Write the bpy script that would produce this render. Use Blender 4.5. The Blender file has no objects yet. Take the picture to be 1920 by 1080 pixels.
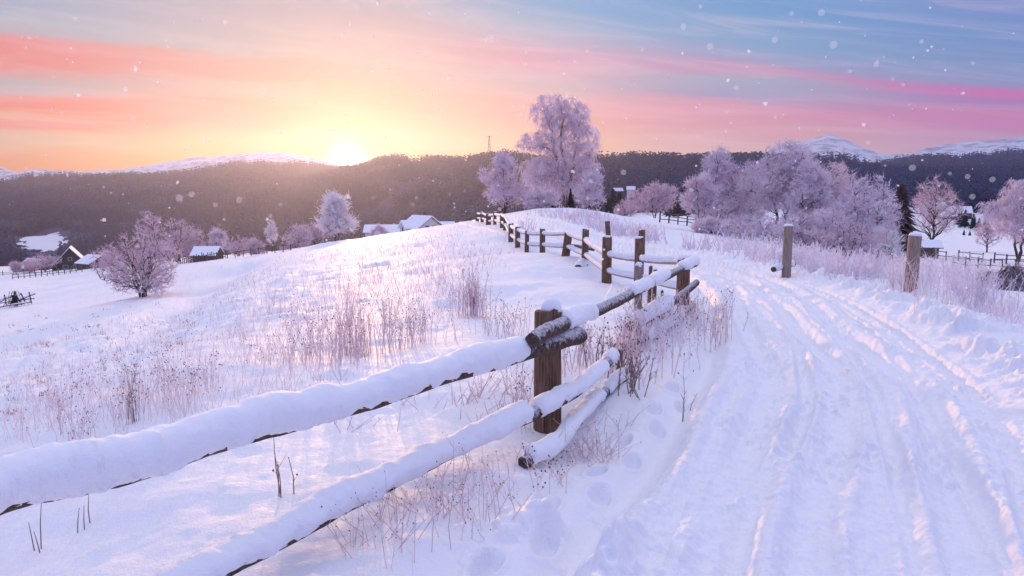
import bpy, math, random
import numpy as np
from mathutils import Vector
R = math.radians
scene = bpy.context.scene
COL = scene.collection

# ------------------------------------------------------------------ camera
F = 1371.0                      # focal length in pixels of the 1920 wide photograph
TH = R(7.07)                    # the camera looks a little down
EYE = 2.0                       # eye height above the road
cd = bpy.data.cameras.new('camera'); cam = bpy.data.objects.new('camera', cd); COL.objects.link(cam)
cam.location = (0, 0, EYE); cam.rotation_euler = (R(90) - TH, 0, 0)
cd.sensor_width = 36.0; cd.lens = 36.0 * F / 1920.0; cd.clip_start = 0.05; cd.clip_end = 30000
scene.camera = cam
scene.render.resolution_x = 1024; scene.render.resolution_y = 576
CT, ST = math.cos(TH), math.sin(TH)

def e_of(py):                    # tangent of elevation for an image row
    y = (540 - py) / F
    return (-ST + y * CT) / (CT + y * ST)
def P(px, py, d):                # a point seen at a pixel, d metres ahead
    x = (px - 960) / F; y = (540 - py) / F; s = d / (CT + y * ST)
    return np.array([x * s, d, EYE + (-ST + y * CT) * s])
def proj(X, Y, Z):
    z = Z - EYE; f = Y * CT - z * ST; u = Y * ST + z * CT
    return 960 + F * X / f, 540 - F * u / f

# ------------------------------------------------------------------ sky, sun
SUN_PX = (652, 313)
sv = P(SUN_PX[0], SUN_PX[1], 1.0) - np.array([0, 0, EYE]); SUN_AZ = math.atan2(sv[0], sv[1]); SUN_EL = R(5.5)
sundir_vis = sv / np.linalg.norm(sv)
SUN_STRENGTH = 2.9
GLOW = (5.0, .28, 0.10, 0.0)
sun = bpy.data.lights.new('sun', 'SUN'); so = bpy.data.objects.new('sun', sun); COL.objects.link(so)
sun.energy = SUN_STRENGTH; sun.angle = R(0.6); sun.color = (1.0, 0.52, 0.20)
sd = Vector((math.sin(SUN_AZ) * math.cos(SUN_EL), math.cos(SUN_AZ) * math.cos(SUN_EL), math.sin(SUN_EL)))
so.rotation_euler = sd.to_track_quat('Z', 'Y').to_euler(); so.location = (-40, 120, 60)
scene.view_settings.view_transform = 'Standard'; scene.view_settings.look = 'None'
scene.view_settings.exposure = 0.36; scene.view_settings.gamma = 1.0

def lin(c):
    return tuple((v / 255 / 12.92 if v / 255 <= .04045 else ((v / 255 + .055) / 1.055) ** 2.4) for v in c)

class NT:
    def __init__(s, tree): s.t = tree; s.n = tree.nodes; s.l = tree.links
    def new(s, typ, **kw):
        n = s.n.new(typ)
        for k, v in kw.items(): setattr(n, k, v)
        return n
    def put(s, sock, v):
        if isinstance(v, bpy.types.NodeSocket): s.l.new(v, sock)
        else: sock.default_value = v
    def math(s, op, a, b=None, c=None, clamp=False):
        n = s.new('ShaderNodeMath', operation=op, use_clamp=clamp); s.put(n.inputs[0], a)
        if b is not None: s.put(n.inputs[1], b)
        if c is not None: s.put(n.inputs[2], c)
        return n.outputs[0]
    def mix(s, f, a, b, mode='MIX'):
        n = s.new('ShaderNodeMix', data_type='RGBA', blend_type=mode); s.put(n.inputs[0], f)
        s.put(n.inputs[6], a if isinstance(a, bpy.types.NodeSocket) else tuple(a) + (1,) if len(a) == 3 else a)
        s.put(n.inputs[7], b if isinstance(b, bpy.types.NodeSocket) else tuple(b) + (1,) if len(b) == 3 else b)
        return n.outputs[2]
    def maprange(s, v, a, b, c=0.0, d=1.0, smooth=False):
        n = s.new('ShaderNodeMapRange', interpolation_type='SMOOTHSTEP' if smooth else 'LINEAR')
        s.put(n.inputs[0], v); n.inputs[1].default_value = a; n.inputs[2].default_value = b
        n.inputs[3].default_value = c; n.inputs[4].default_value = d
        return n.outputs[0]
    def ramp(s, f, stops, interp='LINEAR'):
        n = s.new('ShaderNodeValToRGB'); r = n.color_ramp; r.interpolation = interp
        s.put(n.inputs[0], f)
        while len(r.elements) > 1: r.elements.remove(r.elements[-1])
        r.elements[0].position = stops[0][0]; r.elements[0].color = tuple(stops[0][1]) + (1,)
        for p, c in stops[1:]:
            e = r.elements.new(p); e.color = tuple(c) + (1,)
        return n.outputs[0]
    def noise(s, vec=None, scale=5, detail=3, rough=.5, dist=0.0):
        n = s.new('ShaderNodeTexNoise'); n.inputs['Scale'].default_value = scale; n.inputs['Detail'].default_value = detail
        n.inputs['Roughness'].default_value = rough; n.inputs['Distortion'].default_value = dist
        if vec is not None: s.l.new(vec, n.inputs['Vector'])
        return n.outputs['Fac']
    def comb(s, x, y, z):
        n = s.new('ShaderNodeCombineXYZ'); s.put(n.inputs[0], x); s.put(n.inputs[1], y); s.put(n.inputs[2], z); return n.outputs[0]
    def scalev(s, vec, sc):
        n = s.new('ShaderNodeVectorMath', operation='MULTIPLY'); s.l.new(vec, n.inputs[0]); n.inputs[1].default_value = sc; return n.outputs[0]

world = bpy.data.worlds.new('World'); scene.world = world; world.use_nodes = True
w = NT(world.node_tree); w.n.clear()
tc = w.new('ShaderNodeTexCoord'); sep = w.new('ShaderNodeSeparateXYZ'); w.l.new(tc.outputs['Generated'], sep.inputs[0])
X_, Y_, Z_ = sep.outputs
hyp = w.math('SQRT', w.math('ADD', w.math('MULTIPLY', X_, X_), w.math('MULTIPLY', Y_, Y_)))
az = w.math('ARCTAN2', X_, Y_)
v = w.math('DIVIDE', Z_, w.math('MAXIMUM', hyp, 0.05))
azc = w.math('MAXIMUM', w.math('MINIMUM', az, 1.0), -1.0)
bend = w.math('EXPONENT', w.math('ADD', w.math('MULTIPLY', azc, .55), w.math('MULTIPLY', w.math('MULTIPLY', azc, azc), .55)))
wv = w.math('MULTIPLY', v, bend)
# streaky warping of the cloud bands
nz1 = w.noise(w.comb(w.math('MULTIPLY', az, 1.6), w.math('MULTIPLY', wv, 9.0), 0.0), 1.6, 4, .55, .5)
nz2 = w.noise(w.comb(w.math('MULTIPLY', az, 2.5), w.math('MULTIPLY', wv, 55.0), 4.3), 1.5, 5, .6, .4)
wq = w.math('ADD', wv, w.math('MULTIPLY', w.math('SUBTRACT', nz1, .5), .035))
wq = w.math('ADD', wq, w.math('MULTIPLY', w.math('SUBTRACT', nz2, .5), .024))
fac = w.math('MULTIPLY', wq, 1.0, clamp=True)
HI = [(.47, (180, 190, 228)), (.70, (226, 224, 241)), (1.0, (228, 226, 241))]  # unseen upper sky, made brighter to light the snow and trees
SKYC = [
 (0, [(330, (250, 146, 66)), (310, (250, 154, 72)), (280, (250, 178, 94)), (255, (238, 204, 160)), (243, (240, 192, 150)), (236, (252, 138, 112)), (216, (252, 150, 122)), (210, (250, 190, 152)), (204, (252, 140, 115)), (186, (250, 148, 126)), (172, (205, 180, 180)), (158, (190, 192, 194)), (142, (208, 180, 180)), (128, (240, 152, 142)), (95, (243, 148, 138)), (74, (236, 152, 146)), (58, (190, 188, 198)), (30, (180, 198, 206)), (0, (172, 188, 206))]),
 (430, [(330, (250, 180, 110)), (300, (254, 200, 92)), (270, (252, 208, 112)), (250, (250, 196, 125)), (236, (252, 160, 130)), (205, (252, 160, 134)), (190, (240, 182, 168)), (165, (212, 190, 188)), (150, (232, 172, 165)), (110, (228, 170, 168)), (92, (190, 195, 205)), (40, (192, 192, 206)), (0, (186, 190, 206))]),
 (690, [(330, (250, 190, 90)), (300, (250, 196, 84)), (262, (248, 192, 96)), (235, (244, 186, 118)), (205, (238, 182, 150)), (170, (232, 180, 162)), (140, (226, 190, 192)), (110, (206, 202, 210)), (60, (205, 198, 212)), (30, (198, 190, 208)), (0, (180, 192, 215))]),
 (980, [(330, (252, 214, 180)), (295, (252, 206, 140)), (260, (248, 192, 148)), (225, (242, 178, 164)), (190, (240, 180, 178)), (165, (215, 195, 200)), (140, (215, 190, 202)), (115, (228, 178, 196)), (85, (215, 184, 204)), (50, (180, 195, 218)), (0, (140, 184, 222))]),
 (1380, [(330, (246, 214, 202)), (290, (246, 210, 202)), (255, (240, 184, 188)), (215, (236, 166, 184)), (196, (226, 166, 186)), (182, (176, 168, 202)), (168, (180, 182, 206)), (150, (176, 188, 208)), (132, (206, 166, 196)), (112, (170, 176, 208)), (80, (144, 180, 214)), (0, (126, 172, 216))]),
 (1900, [(330, (238, 205, 215)), (262, (228, 180, 204)), (240, (226, 156, 196)), (224, (230, 154, 190)), (207, (228, 152, 190)), (192, (190, 146, 196)), (176, (226, 136, 188)), (160, (160, 166, 204)), (120, (140, 166, 206)), (60, (128, 162, 210)), (20, (140, 160, 208)), (0, (136, 160, 210))]),
]
def col_ramp(px, stops):
    a = math.atan((px - 960) / F); b = math.exp(.55 * a + .55 * a * a); out = []
    for py, c in stops:
        c = lin(c); mn = sum(c) / 3; out.append((max(0, e_of(py) * math.cos(a) * b), tuple(max(0, (mn + 1.22 * (x - mn)) * .67) for x in c)))
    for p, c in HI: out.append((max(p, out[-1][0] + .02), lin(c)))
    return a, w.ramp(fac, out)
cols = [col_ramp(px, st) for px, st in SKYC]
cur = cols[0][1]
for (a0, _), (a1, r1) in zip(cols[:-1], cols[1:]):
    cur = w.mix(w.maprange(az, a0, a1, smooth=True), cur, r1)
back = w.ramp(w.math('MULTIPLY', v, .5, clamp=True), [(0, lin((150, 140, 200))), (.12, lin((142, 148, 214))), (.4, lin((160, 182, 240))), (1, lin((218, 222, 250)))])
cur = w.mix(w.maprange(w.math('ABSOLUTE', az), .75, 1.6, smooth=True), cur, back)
# soft wisps
wisp = w.noise(w.comb(w.math('MULTIPLY', az, 3.0), w.math('MULTIPLY', wv, 30.0), 9.0), 1.3, 6, .62, .8)
cur = w.mix(w.maprange(wisp, .42, .75, 0, .22, True), cur, lin((240, 205, 212)))
# the low sun and the glow round it
dp = w.new('ShaderNodeVectorMath', operation='DOT_PRODUCT'); w.l.new(tc.outputs['Generated'], dp.inputs[0]); dp.inputs[1].default_value = tuple(sundir_vis)
dot = w.math('MAXIMUM', dp.outputs['Value'], 0.0)
cur = w.mix(w.math('MULTIPLY', w.math('POWER', dot, 45.0), .64), cur, (.30, .16, .03))
for n, c, s_ in ((5200, (1, .88, .55), GLOW[0]), (500, (1, .74, .26), GLOW[1]), (110, (1, .60, .10), GLOW[2]), (16, (1, .50, .18), GLOW[3])):
    g = w.math('MULTIPLY', w.math('POWER', dot, float(n)), s_)
    cc = w.new('ShaderNodeVectorMath', operation='SCALE'); cc.inputs[0].default_value = c; w.l.new(g, cc.inputs['Scale'])
    cur = w.mix(1.0, cur, cc.outputs[0], 'ADD')
# a faint physical sky on top of the clouds' own light
skyt = w.new('ShaderNodeTexSky', sky_type='NISHITA'); skyt.sun_disc = False; skyt.sun_elevation = SUN_EL; skyt.sun_rotation = SUN_AZ
bg0 = w.new('ShaderNodeBackground'); w.l.new(skyt.outputs[0], bg0.inputs[0]); bg0.inputs[1].default_value = 0.0006
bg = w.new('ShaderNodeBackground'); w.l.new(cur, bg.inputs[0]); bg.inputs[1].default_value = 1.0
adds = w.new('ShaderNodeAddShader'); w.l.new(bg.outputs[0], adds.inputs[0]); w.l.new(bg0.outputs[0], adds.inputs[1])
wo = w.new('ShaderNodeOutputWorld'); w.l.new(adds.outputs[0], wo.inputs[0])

# ------------------------------------------------------------------ tagging
def tag(o, label=None, cat=None, group=None, kind=None):
    if label: o['label'] = label
    if cat: o['category'] = cat
    if group: o['group'] = group
    if kind: o['kind'] = kind
    return o
def empty(name, loc, rz=0, label=None, cat=None, group=None):
    o = bpy.data.objects.new(name, None); COL.objects.link(o); o.location = tuple(loc); o.rotation_euler = (0, 0, rz)
    o.empty_display_size = .3
    return tag(o, label, cat, group)
def link(name, me, mat=None, parent=None, loc=None):
    o = bpy.data.objects.new(name, me); COL.objects.link(o)
    if mat is not None and not me.materials:
        for m in (mat if isinstance(mat, (list, tuple)) else [mat]): me.materials.append(m)
    if parent is not None: o.parent = parent
    if loc is not None: o.location = tuple(loc)
    return o
def copy_tree(o, parent=None):
    c = o.copy(); COL.objects.link(c); c.parent = parent
    for ch in list(o.children): copy_tree(ch, c)
    return c

# ------------------------------------------------------------------ numpy mesh tools
def np_mesh(name, V, Q=None, T=None, smooth=False, mi=None):
    V = np.asarray(V, dtype=np.float32).reshape(-1, 3); me = bpy.data.meshes.new(name)
    nq = 0 if Q is None else len(Q); nt = 0 if T is None else len(T)
    me.vertices.add(len(V)); me.vertices.foreach_set('co', V.ravel())
    li = []
    if nq: li.append(np.asarray(Q, np.int32).ravel())
    if nt: li.append(np.asarray(T, np.int32).ravel())
    li = np.concatenate(li); me.loops.add(len(li)); me.loops.foreach_set('vertex_index', li)
    st = np.concatenate([np.arange(nq) * 4, nq * 4 + np.arange(nt) * 3]).astype(np.int32)
    me.polygons.add(nq + nt); me.polygons.foreach_set('loop_start', st)
    if mi is not None: me.polygons.foreach_set('material_index', np.asarray(mi, np.int32))
    me.update(calc_edges=True)
    me.polygons.foreach_set('use_smooth', np.full(nq + nt, bool(smooth)))
    return me
class MB:                                   # collects pieces into one mesh
    def __init__(s): s.V = []; s.Q = []; s.T = []; s.n = 0
    def add(s, V, Q=None, T=None):
        V = np.asarray(V, float).reshape(-1, 3)
        if Q is not None and len(Q): s.Q.append(np.asarray(Q) + s.n)
        if T is not None and len(T): s.T.append(np.asarray(T) + s.n)
        s.V.append(V); s.n += len(V); return s
    def box(s, c, size, rz=0):
        a = np.array([[x, y, z] for x in (-.5, .5) for y in (-.5, .5) for z in (-.5, .5)]) * np.array(size)
        cr, sr = math.cos(rz), math.sin(rz)
        a = np.stack([a[:, 0] * cr - a[:, 1] * sr, a[:, 0] * sr + a[:, 1] * cr, a[:, 2]], 1) + np.array(c)
        return s.add(a, [[0, 1, 3, 2], [4, 6, 7, 5], [0, 4, 5, 1], [2, 3, 7, 6], [0, 2, 6, 4], [1, 5, 7, 3]])
    def mesh(s, name, smooth=False):
        return np_mesh(name, np.concatenate(s.V), np.concatenate(s.Q) if s.Q else None, np.concatenate(s.T) if s.T else None, smooth)
    def build(s, name, mat, parent=None, smooth=False): return link(name, s.mesh(name, smooth), mat, parent)

def nrm(a): return a / np.maximum(np.linalg.norm(a, axis=-1, keepdims=True), 1e-9)
def tubes(Pt, Rd, S=3, caps=False):
    """Pt (N,K,3), Rd (N,K): N tubes of K rings with S sides"""
    N, K, _ = Pt.shape
    T = np.empty_like(Pt); T[:, 1:-1] = Pt[:, 2:] - Pt[:, :-2]; T[:, 0] = Pt[:, 1] - Pt[:, 0]; T[:, -1] = Pt[:, -1] - Pt[:, -2]
    T = nrm(T); D = nrm(Pt[:, -1] - Pt[:, 0])
    ref = np.where(np.abs(D[:, 2:3]) < .8, np.array([[0, 0, 1.]]), np.array([[1., 0, 0]]))[:, None, :]
    n1 = nrm(np.cross(T, np.broadcast_to(ref, T.shape))); n2 = np.cross(T, n1)
    ang = np.arange(S) * 2 * np.pi / S
    V = Pt[:, :, None, :] + Rd[:, :, None, None] * (np.cos(ang)[None, None, :, None] * n1[:, :, None, :] + np.sin(ang)[None, None, :, None] * n2[:, :, None, :])
    idx = np.arange(N * K * S).reshape(N, K, S)
    a = idx[:, :-1, :]; b = np.roll(a, -1, 2); c = idx[:, 1:, :]; d = np.roll(c, -1, 2)
    Q = np.stack([a, b, d, c], -1).reshape(-1, 4)
    return V.reshape(-1, 3), Q
def spikes(A, B, r, S=3):
    """thin pyramids from A to B"""
    N = len(A); D = nrm(B - A); ref = np.where(np.abs(D[:, 2:3]) < .8, np.array([[0, 0, 1.]]), np.array([[1., 0, 0]]))
    n1 = nrm(np.cross(D, ref)); n2 = np.cross(D, n1); ang = np.arange(S) * 2 * np.pi / S
    ring = A[:, None, :] + np.asarray(r).reshape(-1, 1, 1) * (np.cos(ang)[None, :, None] * n1[:, None, :] + np.sin(ang)[None, :, None] * n2[:, None, :])
    V = np.concatenate([ring, B[:, None, :]], 1).reshape(-1, 3)
    i = np.arange(N)[:, None] * (S + 1); k = np.arange(S)[None, :]
    T = np.stack([i + k, i + (k + 1) % S, np.broadcast_to(i + S, (N, S))], -1).reshape(-1, 3)
    return V, T
def hash2(ix, iy, seed):
    ix = ix.astype(np.int64) & 0xFFFFFFFF; iy = iy.astype(np.int64) & 0xFFFFFFFF
    h = (ix * 374761393 + iy * 668265263 + seed * 1442695041) & 0xFFFFFFFF
    h = ((h ^ (h >> 13)) * 1274126177) & 0xFFFFFFFF; h ^= h >> 16
    return (h & 0xFFFFFF) / float(0xFFFFFF)
def vnoise(x, y, seed=0):
    x = np.asarray(x, float); y = np.asarray(y, float)
    ix = np.floor(x); iy = np.floor(y); fx = x - ix; fy = y - iy; fx = fx * fx * fx * (fx * (fx * 6 - 15) + 10); fy = fy * fy * fy * (fy * (fy * 6 - 15) + 10)
    a = hash2(ix, iy, seed); b = hash2(ix + 1, iy, seed); c = hash2(ix, iy + 1, seed); d = hash2(ix + 1, iy + 1, seed)
    return (a * (1 - fx) + b * fx) * (1 - fy) + (c * (1 - fx) + d * fx) * fy - .5
def fbm(x, y, seed=0, oct=4, gain=.5):
    s = 0; a = 1; c_, s_ = math.cos(.6), math.sin(.6)
    for i in range(oct):
        s = s + a * vnoise(x, y, seed + i * 17); x, y = (x * c_ - y * s_) * 2.03 + 3.1, (x * s_ + y * c_) * 2.03 + 1.7; a *= gain
    return s
def sstep(a, b, x):
    t = np.clip((x - a) / (b - a), 0, 1); return t * t * (3 - 2 * t)

# ------------------------------------------------------------------ materials
def mat(name, build):
    m = bpy.data.materials.new(name); m.use_nodes = True; t = NT(m.node_tree); t.n.clear()
    p = t.new('ShaderNodeBsdfPrincipled'); o = t.new('ShaderNodeOutputMaterial'); t.l.new(p.outputs[0], o.inputs[0])
    build(t, p, o); return m
def bump(t, p, h, strength=.5, dist=.02):
    b = t.new('ShaderNodeBump'); b.inputs['Strength'].default_value = strength; b.inputs['Distance'].default_value = dist
    t.l.new(h, b.inputs['Height']); t.l.new(b.outputs[0], p.inputs['Normal'])
def objc(t):
    return t.new('ShaderNodeTexCoord').outputs['Object']
def _snow(t, p, o, near=True):
    g = t.new('ShaderNodeNewGeometry').outputs['Position']
    n1 = t.noise(g, .35, 3); n2 = t.noise(g, 55, 4, .6); n3 = t.noise(g, 9, 5, .6)
    t.put(p.inputs['Base Color'], t.mix(n1, (.84, .84, .89), (.90, .88, .91)))
    p.inputs['Roughness'].default_value = .65; p.inputs['Specular IOR Level'].default_value = .25
    h = t.math('ADD', t.math('MULTIPLY', n2, .35), n3)
    bump(t, p, h, .8, .025)
M = {}
M['snow'] = mat('snow', _snow)
def _capsnow(t, p, o):
    g = objc(t); n2 = t.noise(g, 120, 3, .6); n3 = t.noise(g, 25, 4, .6)
    p.inputs['Base Color'].default_value = (.86, .86, .91, 1); p.inputs['Roughness'].default_value = .7
    p.inputs['Specular IOR Level'].default_value = .2
    bump(t, p, t.math('ADD', t.math('MULTIPLY', n2, .6), n3), .5, .008)
M['cap'] = mat('packed_snow', _capsnow)
def _hill(t, p, o):
    at = t.new('ShaderNodeAttribute', attribute_name='forest').outputs['Fac']
    g = t.new('ShaderNodeNewGeometry').outputs['Position']
    n = t.noise(g, .03, 5, .6); n2 = t.noise(g, .2, 4, .6)
    f = t.maprange(t.math('ADD', at, t.math('MULTIPLY', t.math('SUBTRACT', n, .5), .35)), .4, .6, smooth=True)
    dk = t.mix(n2, (.03, .038, .075), (.09, .10, .17))  # forest floor pushed to blue, distance haze put into the colour
    t.put(p.inputs['Base Color'], t.mix(f, (.8, .8, .86), dk)); p.inputs['Roughness'].default_value = .9
    p.inputs['Specular IOR Level'].default_value = .1
M['hill'] = mat('haze_blue_forested_hill', _hill)
def _mtn(t, p, o):
    g = t.new('ShaderNodeNewGeometry').outputs['Position']
    n = t.noise(t.scalev(g, (1, 1, 2.5)), .014, 7, .74, .4)
    t.put(p.inputs['Base Color'], t.mix(t.maprange(n, .46, .60, 0, .75, True), (.78, .78, .85), (.20, .22, .32)))
    p.inputs['Roughness'].default_value = .9
M['mtn'] = mat('snowy_mountain', _mtn)
def frosted(name, dark, frost, amount=(-.2, .7), nscale=6):
    def f(t, p, o):
        gn = t.new('ShaderNodeNewGeometry'); s = t.new('ShaderNodeSeparateXYZ'); t.l.new(gn.outputs['Normal'], s.inputs[0])
        n = t.noise(objc(t), nscale, 4, .65)
        k = t.math('ADD', s.outputs[2], t.math('MULTIPLY', t.math('SUBTRACT', n, .5), 2.2))
        t.put(p.inputs['Base Color'], t.mix(t.maprange(k, amount[0], amount[1], smooth=True), dark, frost))
        p.inputs['Roughness'].default_value = .85; p.inputs['Specular IOR Level'].default_value = .2
    return mat(name, f)
M['bark'] = frosted('frosted_bark', (.075, .048, .045), (.55, .48, .55), (.25, 1.1))
M['darkbark'] = frosted('dark_bark', (.045, .030, .028), (.45, .40, .45), (.6, 1.3))
M['birchbark'] = frosted('birch_bark', (.16, .10, .10), (.55, .45, .47), (.0, 1.0), 3)
def frosttwig(name, c1, c2, transl=.35):
    def f(t, p, o):
        n = t.noise(objc(t), .8, 4, .6)
        c = t.mix(t.maprange(n, .3, .7), c1, c2)
        t.put(p.inputs['Base Color'], c); p.inputs['Roughness'].default_value = .8; p.inputs['Specular IOR Level'].default_value = .15
        tr = t.new('ShaderNodeBsdfTranslucent'); t.l.new(c, tr.inputs[0])
        m = t.new('ShaderNodeMixShader'); m.inputs[0].default_value = transl
        t.l.new(p.outputs[0], m.inputs[1]); t.l.new(tr.outputs[0], m.inputs[2]); t.l.new(m.outputs[0], o.inputs[0])
    return mat(name, f)
M['twig'] = frosttwig('frosted_twigs', (.84, .73, .80), (.97, .91, .95), .5)
M['twigwhite'] = frosttwig('white_hoarfrost_twigs', (.92, .87, .90), (.98, .95, .96), .6)
M['twigpink'] = frosttwig('pink_brown_frosted_twigs', (.76, .62, .68), (.93, .83, .88), .5)
M['twigdark'] = frosttwig('dark_twigs_thin_frost', (.34, .24, .27), (.66, .56, .62), .4)
M['stem'] = frosttwig('dry_frosted_stems', (.72, .58, .60), (.96, .89, .91), .5)
M['stemdark'] = frosttwig('dry_brown_stems', (.20, .12, .11), (.50, .36, .34), .2)
M['stemwhite'] = frosttwig('rime_covered_stems', (.80, .73, .80), (.98, .96, .98), .55)
M['seed'] = mat('dark_seed_heads', lambda t, p, o: (setattr(p.inputs['Base Color'], 'default_value', (.20, .12, .115, 1)), setattr(p.inputs['Roughness'], 'default_value', .9)))
def _wood(t, p, o, c1=(.085, .042, .025), c2=(.27, .165, .11), c3=(.03, .018, .014), sc=(1, 1, .06)):
    g = objc(t); n = t.noise(t.scalev(g, sc), 60, 6, .65, .3); n2 = t.noise(g, 5, 3)
    c = t.mix(t.maprange(n, .35, .68), c1, c2); c = t.mix(t.maprange(n, .30, .40, 1, 0), c, c3)
    c = t.mix(t.maprange(n2, .55, .75, 0, .45), c, (.28, .22, .20))
    t.put(p.inputs['Base Color'], c); p.inputs['Roughness'].default_value = .85; p.inputs['Specular IOR Level'].default_value = .2
    bump(t, p, n, .9, .012)
M['post'] = mat('weathered_post_wood', _wood)
M['postpale'] = mat('pale_weathered_post_wood', lambda t, p, o: _wood(t, p, o, (.22, .15, .12), (.42, .33, .28), (.07, .05, .04)))
M['wood_end'] = mat('cut_log_end', lambda t, p, o: _wood(t, p, o, (.06, .035, .03), (.14, .09, .07), (.02, .012, .01), (1, 1, 1)))
def _log(t, p, o):
    gn = t.new('ShaderNodeNewGeometry'); s = t.new('ShaderNodeSeparateXYZ'); t.l.new(gn.outputs['Normal'], s.inputs[0])
    g = objc(t); n = t.noise(g, 26, 6, .68); n2 = t.noise(g, 6, 3)
    c = t.mix(t.maprange(n, .35, .7), (.045, .028, .022), (.17, .11, .09))
    k = t.math('ADD', t.math('MULTIPLY', s.outputs[2], .8), t.math('MULTIPLY', t.math('SUBTRACT', n, .5), 2.6))
    c = t.mix(t.maprange(k, .15, .8, 0, .9), c, (.62, .60, .68))
    t.put(p.inputs['Base Color'], c); p.inputs['Roughness'].default_value = .9; p.inputs['Specular IOR Level'].default_value = .2
    bump(t, p, n, .9, .015)
M['log'] = mat('rough_log_bark_with_frost', _log)
M['palelog'] = frosted('pale_sunlit_rail', (.40, .30, .26), (.78, .72, .74), (-.6, .5), 8)  # sunlit beige of the back rails painted into the base, under frost
M['conifer'] = frosted('conifer_needles', (.018, .028, .028), (.30, .32, .38), (.8, 1.8), 30)
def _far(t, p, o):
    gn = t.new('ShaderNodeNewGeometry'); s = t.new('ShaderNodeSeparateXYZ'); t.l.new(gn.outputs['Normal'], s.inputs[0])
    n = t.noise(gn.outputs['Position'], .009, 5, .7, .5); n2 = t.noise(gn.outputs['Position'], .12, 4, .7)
    c = t.mix(n2, (.014, .024, .055), (.055, .072, .14)); c = t.mix(t.maprange(n, .54, .68, 0, .5, True), c, (.20, .20, .32))  # needles tinted blue, standing in for part of the distance haze
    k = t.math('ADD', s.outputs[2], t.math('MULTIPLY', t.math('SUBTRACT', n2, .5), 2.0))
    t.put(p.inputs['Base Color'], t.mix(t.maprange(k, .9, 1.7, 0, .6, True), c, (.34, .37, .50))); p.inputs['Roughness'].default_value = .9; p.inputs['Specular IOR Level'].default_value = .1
M['coniferfar'] = mat('haze_blue_conifer_needles', _far)
M['coniferbrown'] = frosted('brown_conifer_needles', (.075, .045, .045), (.25, .20, .23), (.7, 1.5), 10)
def flat(name, c, r=.8):
    def f(t, p, o):
        n = t.noise(objc(t), 4, 5, .65)
        t.put(p.inputs['Base Color'], t.mix(t.maprange(n, .3, .7), tuple(x * .8 for x in c), tuple(min(1, x * 1.15) for x in c)))
        p.inputs['Roughness'].default_value = r
    return mat(name, f)
M['darkwall'] = flat('dark_timber_wall', (.055, .038, .038)); M['whitewall'] = flat('white_render_wall', (.72, .66, .64))
M['beam'] = flat('brown_timber', (.14, .09, .07)); M['window'] = flat('window_glass', (.05, .06, .09), .2); M['frame'] = flat('window_frame', (.5, .45, .42))
M['metal'] = flat('grey_steel', (.22, .18, .18), .5); M['fencewood'] = flat('dark_fence_wood', (.10, .07, .065))

# ------------------------------------------------------------------ the ground as a height field
RD = [1, 9, 13, 18, 25, 35, 50, 70, 100, 140, 200, 280, 400, 600, 900, 1300, 1800, 2300, 3000, 3400]
PXC = [-250, 0, 150, 300, 450, 600, 750, 900, 1000, 1100, 1200, 1300, 1400, 1500, 1600, 1750, 1920, 2200]
TAB = {
 9:   [830, 770, 735, 700, 682, 676, 675, 675, 675, 675, 675, 675, 675, 675, 675, 675, 675, 675],
 13:  [770, 722, 694, 655, 622, 602, 590, 583, 581, 581, 581, 581, 581, 581, 580, 579, 582, 590],
 18:  [730, 688, 660, 622, 586, 560, 540, 528, 522, 522, 522, 524, 526, 528, 532, 538, 550, 560],
 25:  [690, 655, 628, 596, 558, 528, 504, 487, 479, 480, 480, 482, 484, 492, 505, 521, 538, 550],
 35:  [655, 628, 602, 574, 535, 500, 473, 453, 441, 444, 450, 456, 463, 478, 495, 513, 528, 540],
 50:  [628, 605, 582, 553, 512, 474, 447, 427, 413, 413, 430, 440, 450, 468, 487, 506, 518, 528],
 70:  [600, 582, 562, 532, 494, 460, 437, 414, 396, 397, 417, 430, 443, 460, 478, 500, 508, 516],
 100: [574, 558, 543, 513, 486, 460, 441, 415, 394, 397, 411, 424, 436, 450, 465, 482, 489, 498],
 140: [552, 538, 526, 500, 481, 464, 450, 424, 400, 403, 410, 415, 425, 440, 450, 463, 471, 480],
 200: [532, 520, 507, 490, 477, 466, 456, 434, 410, 411, 411, 408, 415, 425, 430, 441, 449, 460],
 280: [518, 508, 497, 487, 477, 465, 455, 440, 420, 418, 412, 404, 408, 412, 415, 437, 440, 445],
 400: [508, 500, 493, 485, 478, 470, 460, 450, 430, 424, 411, 402, 402, 402, 405, 410, 425, 435],
 600: [500, 492, 486, 480, 475, 468, 460, 450, 425, 415, 395, 385, 382, 382, 385, 388, 400, 410],
 900: [465, 452, 446, 440, 434, 425, 420, 400, 370, 360, 345, 340, 340, 345, 352, 358, 362, 368],
 1300:[420, 404, 398, 394, 386, 376, 350, 318, 309, 307, 305, 307, 308, 312, 320, 330, 332, 335],
 1800:[372, 362, 356, 352, 342, 334, 332, 330, 330, 335, 335, 335, 335, 330, 318, 303, 298, 300],
 2300:[340, 325, 325, 326, 314, 308, 316, 320, 330, 335, 335, 335, 335, 330, 322, 312, 305, 300],
}
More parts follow.
